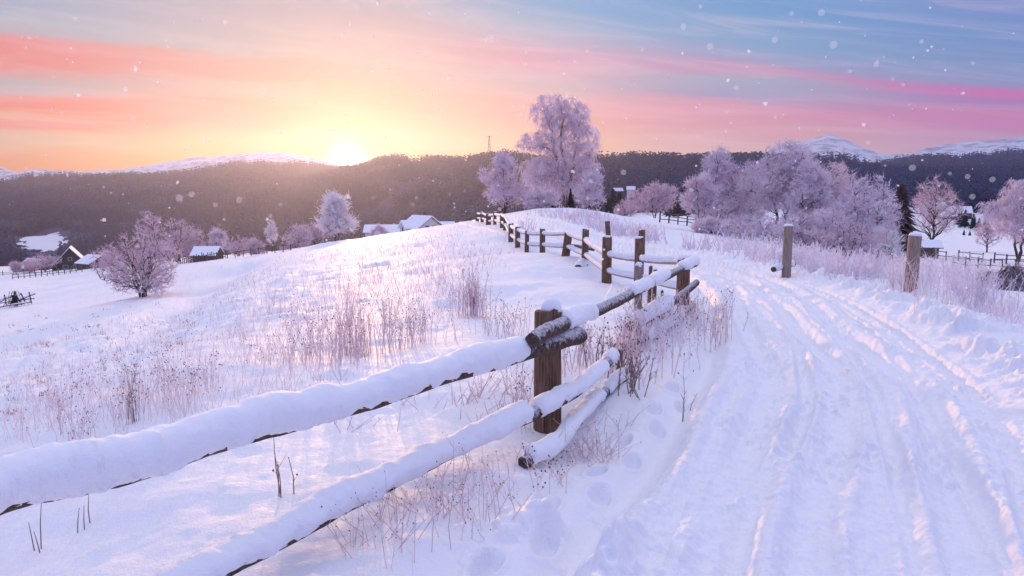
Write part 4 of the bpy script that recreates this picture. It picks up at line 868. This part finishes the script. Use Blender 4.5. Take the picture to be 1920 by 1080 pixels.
house('shed', 388, 145, 4.6, 4.2, 1.3, 1.3, R(93), 'small shed with blue white snow roof behind the picket fence', cat='shed', snow_t=.2)
# white house with dormer
def white_house():
    d = 150; s = d / F; zb = P(790, 446, d)[2]; H = P(790, 407, d)[2] - zb
    o = house('white_house', 792, d, 9.0, 8.5, .9, H - .9, R(32), 'white house with steep snowy roof and a side dormer behind the ridge', 'whitewall', zb, True, windows=((-.9, 2.1, .75, 1.0), (.6, 2.1, .75, 1.0)))
    mb = MB(); x0, x1, yw, zl, zt = -4.4, -.5, 1.5, 1.4, H - .9
    V = [(x0, -yw - .3, -.5), (x1, -yw - .3, -.5), (x1, yw - .3, -.5), (x0, yw - .3, -.5), (x0, -yw - .3, zl + .7), (x1, -yw - .3, zl + .7), (x1, yw - .3, zl + .7), (x0, yw - .3, zl + .7), (x0, -.3, zt), (x1, -.3, zt)]
    mb.add(V, [[0, 1, 5, 4], [2, 3, 7, 6], [3, 0, 4, 7]], [[4, 8, 7]]); dm = mb.build('dormer', M['whitewall'], o)
    m2 = MB()
    for sg in (-1, 1):
        y1 = sg * (yw + .35) - .3; z1 = zl + .7 - .15; q = [(x0 - .4, -.3, zt + .1), (x1, -.3, zt + .1), (x1, y1, z1), (x0 - .4, y1, z1)]; q += [(a, b, c + .28) for a, b, c in q]
        m2.add(q, [[0, 1, 2, 3], [4, 5, 6, 7], [0, 4, 5, 1], [2, 3, 7, 6], [0, 3, 7, 4]])
    m2.build('snow', M['cap'], dm)
    f = MB().box((x0 - .03, -.3, zl + .5), (.06, .8, .9)).build('window', M['frame'], dm); MB().box((x0 - .07, -.3, zl + .5), (.03, .6, .7)).build('pane', M['window'], f)
white_house()
zb = P(720, 452, 152)[2]; H = P(720, 425, 152)[2] - zb
house('outbuilding', 722, 154, 5, 7.5, H - 1.2, 1.2, R(93), 'long low snow roofed outbuilding left of the white house', 'whitewall', zb, cat='outbuilding')
zb = P(835, 440, 160)[2]; H = P(835, 419, 160)[2] - zb
house('outbuilding', 834, 162, 4, 3.6, H - 1.3, 1.3, R(93), 'low snow roofed outbuilding right of the white house', 'whitewall', zb, cat='outbuilding')
house('hut', 1736, 93, 2.6, 2.4, 1.45, .6, R(75), 'small brown wooden hut beside the bare tree trunk', 'beam', cat='hut', snow_t=.12, door=(0, 1.3))
house('farmhouse', 1746, 430, 11, 11, 4.0, 4.0, R(80), 'far farmhouse with white roof seen through the bare tree', 'whitewall', cat='house', windows=((0, 2, 1.4, 1.4),))
house('farmhouse', 1792, 440, 9, 13, 3, 3.6, R(70), 'far farmhouse right of the bare tree on the opposite slope', 'darkwall', cat='house', windows=((0, 2, 1.4, 1.4),))
house('farmhouse', 1771, 410, 6, 9, 1.6, 2.0, R(95), 'low far barn between the two farmhouses', 'beam', cat='barn')
house('farmhouse', 1181, 560, 4.5, 6, 3, 2.2, R(80), 'far house with white roof between the birch and the domed tree', 'whitewall', base_z=P(1179, 363, 560)[2], cat='house')
house('farmhouse', 1157, 590, 4, 7, 2.2, 2.0, R(100), 'half hidden far house left of the one above the domed tree', 'darkwall', base_z=P(1155, 363, 590)[2], cat='house')
for k, (px, d, lab) in enumerate([(1762, 1700, 0), (1800, 1620, 0), (1822, 1660, 0), (1855, 1580, 0), (1880, 1690, 0), (1850, 1480, 0), (1898, 1510, 0)]):
    house('far_house', px, d, 16, 22, 6, 8, R(70 + 17 * k), 'tiny ridge hamlet house, ' + ('leftmost of all', 'second from the left', 'third from the left', 'upper one of the middle pair', 'second from the right', 'lower one of the middle pair', 'rightmost of all')[k], 'whitewall', cat='house', snow_t=.6)['group'] = 'hamlet on the far right ridge'
# lattice mast
def mast():
    B = gd(918, 1250); B[2] = P(918, 298, 1250)[2] - 6; H = P(918, 254, 1250)[2] - B[2]; o = empty('lattice_mast', B, .4, 'thin lattice mast standing on the wooded ridge left of the birch', 'mast'); A = []
    wz = lambda z: 2.6 * (1 - z / H) + .5; n = 8
    for i in range(4):
        sx, sy = ((-1, -1), (1, -1), (1, 1), (-1, 1))[i]; A.append([(sx * wz(0), sy * wz(0), 0), (sx * wz(H), sy * wz(H), H)])
    leg = np.array(A, float); V, Q = tubes(leg, np.full((4, 2), .18), 4)
    for k in range(4): v_, q_ = tubes(leg[k:k + 1], np.full((1, 2), .18), 4); link('leg', np_mesh('leg', v_, q_), M['metal'], o)
    Bc = []
    for k in range(n):
        z0, z1 = H * k / n, H * (k + 1) / n
        for i in range(4):
            s0 = ((-1, -1), (1, -1), (1, 1), (-1, 1))[i]; s1 = ((-1, -1), (1, -1), (1, 1), (-1, 1))[(i + 1) % 4]; Bc.append([(s0[0] * wz(z0), s0[1] * wz(z0), z0), (s1[0] * wz(z1), s1[1] * wz(z1), z1)]); Bc.append([(s1[0] * wz(z0), s1[1] * wz(z0), z0), (s0[0] * wz(z1), s0[1] * wz(z1), z1)])
    V, Q = tubes(np.array(Bc, float), np.full((len(Bc), 2), .09), 4); link('bracing', np_mesh('bracing', V, Q), M['metal'], o)
    MB().box((0, 0, H - 2), (9, .6, .6)).build('crossarm', M['metal'], o)
mast()

# ------------------------------------------------------------------ dry grass and weeds
def blades(pts, h, lean, r, rng, bend=.3):
    N = len(pts); a = rng.random(N) * 6.283; l = lean * rng.random(N); D = np.stack([np.cos(a) * l, np.sin(a) * l, np.ones(N)], 1); D = nrm(D); b = rng.random(N) * 6.283
    P0 = pts; P1 = P0 + D * h[:, None] * .55; P2 = P1 + nrm(D + np.stack([np.cos(b), np.sin(b), -np.ones(N) * .3], 1) * bend * rng.random((N, 1))) * h[:, None] * .45
    return np.stack([P0, P1, P2], 1)
def weeds(pts, h, rng, r=.003, branches=3, seeds=True, lean=.35, seedr=.012, fuzz=0):
    """returns (V,Q,T) stems and seed-head mesh arrays"""
    st = MB(); sd_ = MB(); PP = blades(pts, h, lean, r, rng); rr_ = np.broadcast_to(np.array([[1.3, 1, .5]]), PP.shape[:2]) * np.asarray(r).reshape(-1, 1) if np.ndim(r) else np.full(PP.shape[:2], r) * np.array([[1.3, 1, .5]])
    V, Q = tubes(PP, rr_, 3); st.add(V, Q); tips = [PP[:, 2]]
    N = len(pts); rv = (np.asarray(r) if np.ndim(r) else np.full(N, r))
    for k in range(branches):
        f = .35 + .6 * rng.random((N, 1)); A = np.where(f < .55, PP[:, 0] + (PP[:, 1] - PP[:, 0]) * f / .55, PP[:, 1] + (PP[:, 2] - PP[:, 1]) * (f - .55) / .45); a = rng.random(N) * 6.283
        D = nrm(np.stack([np.cos(a) * .75, np.sin(a) * .75, np.ones(N) * .9], 1)); B = A + D * h[:, None] * (.12 + .22 * rng.random((N, 1))); V, T = spikes(A, B, rv * .8); st.add(V, None, T); tips.append(B)
    for k in range(fuzz):
        f = .1 + .9 * rng.random((N, 1)); A = np.where(f < .55, PP[:, 0] + (PP[:, 1] - PP[:, 0]) * f / .55, PP[:, 1] + (PP[:, 2] - PP[:, 1]) * (f - .55) / .45); D = nrm(rng.normal(size=(N, 3)) + [0, 0, .3])
        V, T = spikes(A, A + D * h[:, None] * .07, rv * .9); st.add(V, None, T)
    if seeds:
        tp = np.concatenate(tips); tp = tp[rng.random(len(tp)) < .55]; N2 = len(tp); sc = seedr * (.6 + .8 * rng.random((N2, 1, 1)))
        octv = np.array([(1, 0, 0), (0, 1, 0), (-1, 0, 0), (0, -1, 0), (0, 0, 1.3), (0, 0, -1)]); V = tp[:, None] + octv[None] * sc; T = np.array([(0, 1, 4), (1, 2, 4), (2, 3, 4), (3, 0, 4), (1, 0, 5), (2, 1, 5), (3, 2, 5), (0, 3, 5)])
        sd_.add(V.reshape(-1, 3), None, (T[None] + (np.arange(N2) * 6)[:, None, None]).reshape(-1, 3))
    return st, sd_
def tri_pts(rng, poly, n):        # random pixels in a polygon
    poly = np.array(poly, float); lo, hi = poly.min(0), poly.max(0); out = []
    while sum(map(len, out)) < n:
        q = lo + rng.random((n * 3, 2)) * (hi - lo); c = np.zeros(len(q), bool); j = len(poly) - 1
        for i in range(len(poly)):
            xi, yi = poly[i]; xj, yj = poly[j]; c ^= ((yi > q[:, 1]) != (yj > q[:, 1])) & (q[:, 0] < (xj - xi) * (q[:, 1] - yi) / (yj - yi + 1e-9) + xi); j = i
        out.append(q[c])
    return np.concatenate(out)[:n]
rng = np.random.default_rng(77)
def clumpy(rng, q, rad_px, k):     # spread points into clumps
    n = len(q); c = q[rng.integers(n // k + 1, size=n)]; return c + rng.normal(size=(n, 2)) * rad_px * np.array([1, .25])
def field(name, polys, hrange, mtl, label, branches=2, seeds=False, rpx=.42, clump=None, seedmat='seed', lean=.4, fuzz=0, seedr=.012):
    q = [tri_pts(rng, pl, n) for pl, n in polys]; q = [clumpy(rng, a, *clump) if clump else a for a in q]; q = np.concatenate(q); G = ground_at(q[:, 0], q[:, 1])
    U, _ = road_us(G[:, 0], G[:, 1]); G = G[(np.abs(U) > 1.75)]; h = hrange[0] + (hrange[1] - hrange[0]) * rng.random(len(G)) ** 1.6; G[:, 2] -= .03
    rr_ = np.clip(rpx * G[:, 1] / F, .0018, .02); st, sd_ = weeds(G, h, rng, rr_, branches, seeds, lean, fuzz=fuzz, seedr=seedr); o = st.build(name, M[mtl]); tag(o, label=label, kind='stuff')
    if seeds: tag(link('seed_heads', sd_.mesh('seed_heads'), M[seedmat], o), kind='stuff')
    return o
field('meadow_grass', [([(0, 640), (0, 830), (180, 745), (430, 640), (600, 560), (480, 500), (250, 590)], 2200), ([(430, 640), (600, 700), (900, 560), (880, 430), (600, 460), (480, 520)], 1700), ([(0, 850), (330, 690), (640, 640), (640, 720), (0, 870)], 800), ([(700, 430), (900, 415), (960, 470), (900, 560), (640, 560)], 1100)],
      (.08, .32), 'stem', 'thin frosted meadow grass on the left slope', 2, False, .26, (22, 9), lean=.75)
field('meadow_weeds', [([(150, 740), (400, 640), (640, 560), (900, 520), (960, 620), (700, 690), (400, 760), (120, 800)], 200), ([(480, 560), (900, 450), (900, 560), (560, 640)], 150), ([(0, 850), (150, 760), (400, 700), (380, 770), (60, 850)], 150)],
      (.25, .65), 'stem', 'branching dry weeds with seed heads on the left slope', 3, True, .30, (16, 8), seedr=.006)
field('dark_tufts', [([(0, 600), (0, 800), (300, 680), (460, 560), (300, 560)], 900)], (.04, .12), 'stemdark', 'dark grass tips poking through the snow at lower left', 1, False, .5, (5, 9), lean=.9)
field('rimed_grass', [([(985, 440), (1000, 402), (1100, 400), (1150, 425), (1250, 465), (1250, 478), (1150, 455), (1060, 430)], 1400), ([(1290, 470), (1320, 455), (1480, 470), (1640, 492), (1700, 540), (1590, 535), (1480, 508), (1380, 500), (1310, 490)], 1300)],
      (.25, .85), 'stemwhite', 'tall rimed grass along the far verge of the track', 3, False, .72, (12, 14), fuzz=11, lean=.9)
field('verge_weeds', [([(1320, 500), (1480, 505), (1600, 530), (1700, 556), (1860, 590), (1900, 560), (1700, 520), (1500, 480), (1330, 470)], 520), ([(1720, 545), (1900, 560), (1920, 610), (1760, 575)], 120)],
      (.3, .95), 'stemwhite', 'bent rimed weeds on the right verge', 5, False, .55, (10, 7), fuzz=12, lean=.7)
field('pasture_stubble', [([(1720, 480), (1920, 490), (1920, 540), (1740, 520)], 700)], (.2, .5), 'stem', 'thin stubble on the lower right pasture', 1, False, .3, (14, 6))
field('fence_foot_grass', [([(620, 1060), (760, 960), (950, 880), (960, 920), (820, 1010), (700, 1080)], 90), ([(900, 700), (1000, 700), (1000, 800), (880, 800)], 60), ([(1060, 790), (1180, 760), (1130, 850), (1060, 850)], 60), ([(560, 760), (900, 700), (900, 760), (640, 850)], 50)],
      (.15, .42), 'stem', 'dry grass blades lying at the foot of the foreground fence', 1, True, .8, (26, 8), lean=1.7, seedr=.0035)
# clumps one can tell apart
def clump(px, py, n, h, spread, label, mtl='stem', seeds=True, rpx=.5, branches=4, lean=.35, seed=0, name='weed_clump', fuzz=0, seedr=.007, aspect=1.0):
    r_ = np.random.default_rng(seed + 4000); B = ground_at([px], [py])[0]; pts = r_.normal(size=(n, 3)) * [spread, spread * aspect, 0]; W_ = pts + B; pts[:, 2] = hz(W_[:, 0], W_[:, 1]) - B[2] - .04
    hh = h * (.45 + .6 * r_.random(n)); st, sd_ = weeds(pts, hh, r_, np.full(n, np.clip(rpx * B[1] / F, .0018, .01)), branches, seeds, lean, seedr=seedr, fuzz=fuzz); o = empty(name, B, 0, label, 'weeds')
    if n <= 14 and not fuzz:
        for k in range(n):
            s1, s2 = weeds(pts[k:k + 1], hh[k:k + 1], r_, np.full(1, np.clip(rpx * B[1] / F, .0018, .01)), branches, seeds, lean, seedr=seedr); m_ = link('stem', s1.mesh('stem'), M[mtl], o)
            if seeds and s2.n: tag(link('seed_heads', s2.mesh('seed_heads'), M['seed'], m_), kind='stuff')
        return o
    tag(link('stems', st.mesh('stems'), M[mtl], o), kind='stuff')
    if seeds: tag(link('seed_heads', sd_.mesh('seed_heads'), M['seed'], o), kind='stuff')
    return o
clump(662, 665, 70, 1.0, .15, 'tall dense pinkish grass clump in the middle of the slope', seed=1, seeds=False, branches=2, lean=.2, aspect=.6)
clump(636, 690, 40, .8, .25, 'loose weeds at the left foot of the tall dense clump', seed=2)
clump(742, 660, 26, .75, .12, 'upright weed tuft right of the tall dense clump', seed=3, lean=.25)
clump(786, 645, 26, .7, .14, 'weed tuft between the upright tuft and the bundle with dark stalks', seed=4)
clump(884, 588, 60, .95, .15, 'reddish bundle of weeds with two dark stalks left of the foreground post', seed=5, lean=.2)
clump(890, 586, 8, 1.0, .04, 'pair of dark upright stalks beside the reddish bundle', 'stemdark', seed=6, lean=.05, branches=1, rpx=.8)
clump(960, 632, 34, .62, .18, 'frosty seed-head weeds just left of the foreground post', seed=7, lean=.5)
clump(585, 690, 16, .7, .15, 'sparse seed-head weeds left of the loose weeds', seed=8)
clump(250, 800, 10, .6, .03, 'single dark weed bunch above the thick rail', 'stemdark', seed=9, lean=.1)
clump(372, 742, 24, .5, .12, 'low weed tuft above the thick rail near the left', seed=10)
clump(155, 830, 14, .4, .18, 'frail weeds rising behind the rail at the left', seed=11)
clump(985, 760, 22, .55, .2, 'brown weeds behind the foreground post between the rails', seed=12, lean=.6, rpx=.8)
clump(1085, 700, 40, .62, .25, 'weeds with dark buds between the rails right of the foreground post', seed=13, lean=.5, rpx=.8, fuzz=3)
clump(1175, 700, 42, .75, .22, 'frosted weeds with dark buds growing through the broken rails', 'stem', seed=14, lean=.4, rpx=.9, fuzz=8, seedr=.009)
clump(1215, 665, 55, .72, .30, 'thick white frosted weeds on the track side of the fence', 'stemwhite', seed=15, lean=.45, rpx=.8, fuzz=10, seedr=.006)
clump(1262, 632, 42, .66, .32, 'frosted weeds hiding the fence foot before the corner post', 'stemwhite', seed=16, lean=.4, rpx=.7, fuzz=6)
clump(1300, 610, 38, .66, .30, 'pink frosted weeds beside the corner post', 'stem', seed=17, lean=.4, rpx=.7, fuzz=4)
clump(1186, 735, 14, .5, .1, 'dark broken stems under the lowest rail', 'stemdark', seed=18, lean=.7, rpx=1.0)
clump(1160, 712, 18, .5, .14, 'dark matted stalks where the middle and lowest rails meet', 'stemdark', seed=33, lean=.8, rpx=1.1)
clump(1240, 615, 26, .5, .2, 'brown stalks under the short inner rail', 'stemdark', seed=34, lean=.5, rpx=.8)
clump(1105, 835, 22, .3, .10, 'flattened brown grass beside the cut log end', 'stem', seed=19, lean=1.6, rpx=1.0, seeds=False)
clump(1000, 905, 14, .35, .2, 'short dry blades in front of the cut log end', 'stem', seed=20, lean=1.3, rpx=.9)
clump(1350, 640, 10, .7, .08, 'thin weed standing at the left edge of the track', 'stem', seed=21, lean=.2, rpx=.7)
clump(1290, 760, 3, .5, .1, 'three lone stalks in the snow between fence and track', 'stemdark', seed=22, lean=.5, rpx=.7, seeds=False)
clump(530, 960, 4, .5, .06, 'small group of brown stalks between the two heaped rails', 'stemdark', seed=23, lean=.25, rpx=1.2, branches=1)
clump(60, 1050, 3, .42, .06, 'two thin stalks under the thick rail at the left edge', 'stemdark', seed=24, lean=.3, rpx=1.2, branches=0, seeds=False)
clump(170, 985, 3, .34, .05, 'short stalks touching the underside of the thick rail', 'stemdark', seed=25, lean=.4, rpx=1.2, branches=0, seeds=False)
clump(880, 985, 30, .42, .16, 'brown seed-head weeds leaning under the middle rail', 'stem', seed=26, lean=.9, rpx=.9, seedr=.004)
clump(745, 1060, 20, .42, .18, 'dry blades at the lower edge under the middle rail', 'stem', seed=27, lean=1.0, rpx=.9, seedr=.004)
clump(1715, 600, 3, .55, .05, 'thin rimed stalk in front of the right lone post', 'stemwhite', seed=28, lean=.1, branches=1, seeds=False, rpx=.8)
clump(1690, 560, 26, .8, .16, 'pink rimed weeds on the left of the right lone post', 'stem', seed=29, fuzz=6, seeds=False)
clump(1770, 580, 20, .85, .22, 'rimed weeds right of the right lone post', 'stemwhite', seed=30, fuzz=8, seeds=False)
clump(1885, 612, 40, .5, .22, 'rimed tangle of weeds at the right edge', 'stemwhite', seed=31, fuzz=10, seeds=False, lean=.8)

# ------------------------------------------------------------------ falling snow
rng = np.random.default_rng(321); NF = 330; fx = rng.random(NF) * 1920; fy = rng.random(NF) ** .8 * 560; fd = 2.2 + 5 * rng.random(NF)
fc = np.array([P(a, b, c) for a, b, c in zip(fx, fy, fd)]); fr2 = (.0028 + .0055 * rng.random(NF) ** 2.5); ph_ = (1 + 5 ** .5) / 2
ico = nrm(np.array([(-1, ph_, 0), (1, ph_, 0), (-1, -ph_, 0), (1, -ph_, 0), (0, -1, ph_), (0, 1, ph_), (0, -1, -ph_), (0, 1, -ph_), (ph_, 0, -1), (ph_, 0, 1), (-ph_, 0, -1), (-ph_, 0, 1)]))
icf = np.array([(0, 11, 5), (0, 5, 1), (0, 1, 7), (0, 7, 10), (0, 10, 11), (1, 5, 9), (5, 11, 4), (11, 10, 2), (10, 7, 6), (7, 1, 8), (3, 9, 4), (3, 4, 2), (3, 2, 6), (3, 6, 8), (3, 8, 9), (4, 9, 5), (2, 4, 11), (6, 2, 10), (8, 6, 7), (9, 8, 1)])
FV = fc[:, None] + ico[None] * fr2[:, None, None] * (1 + .3 * rng.normal(size=(NF, 12, 1)))
def _flake(t, p, o):
    p.inputs['Base Color'].default_value = (.95, .95, .97, 1); p.inputs['Roughness'].default_value = .9
    tr = t.new('ShaderNodeBsdfTranslucent'); tr.inputs[0].default_value = (1, 1, 1, 1); tp = t.new('ShaderNodeBsdfTransparent'); m1 = t.new('ShaderNodeMixShader'); m1.inputs[0].default_value = .8; m2 = t.new('ShaderNodeMixShader'); m2.inputs[0].default_value = .40
    t.l.new(p.outputs[0], m1.inputs[1]); t.l.new(tr.outputs[0], m1.inputs[2]); t.l.new(tp.outputs[0], m2.inputs[1]); t.l.new(m1.outputs[0], m2.inputs[2]); t.l.new(m2.outputs[0], o.inputs[0])
M['flake'] = mat('falling_flakes', _flake)
NB = 130; bc = np.array([P(a, b, c) for a, b, c in zip(rng.random(NB) * 1920, rng.random(NB) * 520, 1.6 + 2.2 * rng.random(NB))]); br_ = .005 + .006 * rng.random(NB)
BV = bc[:, None] + ico[None] * br_[:, None, None]; FV = np.concatenate([FV, BV]); NF += NB
def _soft(t, p, o):
    tr = t.new('ShaderNodeBsdfTranslucent'); tr.inputs[0].default_value = (1, 1, 1, 1); tp = t.new('ShaderNodeBsdfTransparent'); m1 = t.new('ShaderNodeMixShader'); m1.inputs[0].default_value = .7; m2 = t.new('ShaderNodeMixShader'); m2.inputs[0].default_value = .12
    p.inputs['Base Color'].default_value = (.97, .97, .98, 1); t.l.new(p.outputs[0], m1.inputs[1]); t.l.new(tr.outputs[0], m1.inputs[2]); t.l.new(tp.outputs[0], m2.inputs[1]); t.l.new(m1.outputs[0], m2.inputs[2]); t.l.new(m2.outputs[0], o.inputs[0])
M['softflake'] = mat('thin_falling_flakes', _soft)
o = link('falling_snow', np_mesh('falling_snow', FV.reshape(-1, 3), None, (icf[None] + (np.arange(NF) * 12)[:, None, None]).reshape(-1, 3), True, np.repeat((np.arange(NF) >= NF - NB).astype(int), 20)), [M['flake'], M['softflake']]); tag(o, label='snowflakes drifting in the air', kind='stuff')

# ------------------------------------------------------------------ haze
zmin = float(GZ.min()) - 1; ztop = float(GZ.max()) + 20
hb = MB().box((0, 0, (zmin + ztop) / 2), (6850, 6850, ztop - zmin)).mesh('haze'); hm_ = bpy.data.materials.new('haze'); hm_.use_nodes = True; t = NT(hm_.node_tree); t.n.clear()
pv = t.new('ShaderNodeVolumePrincipled'); pv.inputs['Density'].default_value = 1.75e-4; pv.inputs['Color'].default_value = (.48, .55, 1.0, 1); pv.inputs['Anisotropy'].default_value = .74
ho = t.new('ShaderNodeOutputMaterial'); t.l.new(pv.outputs[0], ho.inputs['Volume']); o = link('haze', hb, hm_); tag(o, label='thin cold haze over the valley', kind='stuff')
print('scene height', zmin, ztop)
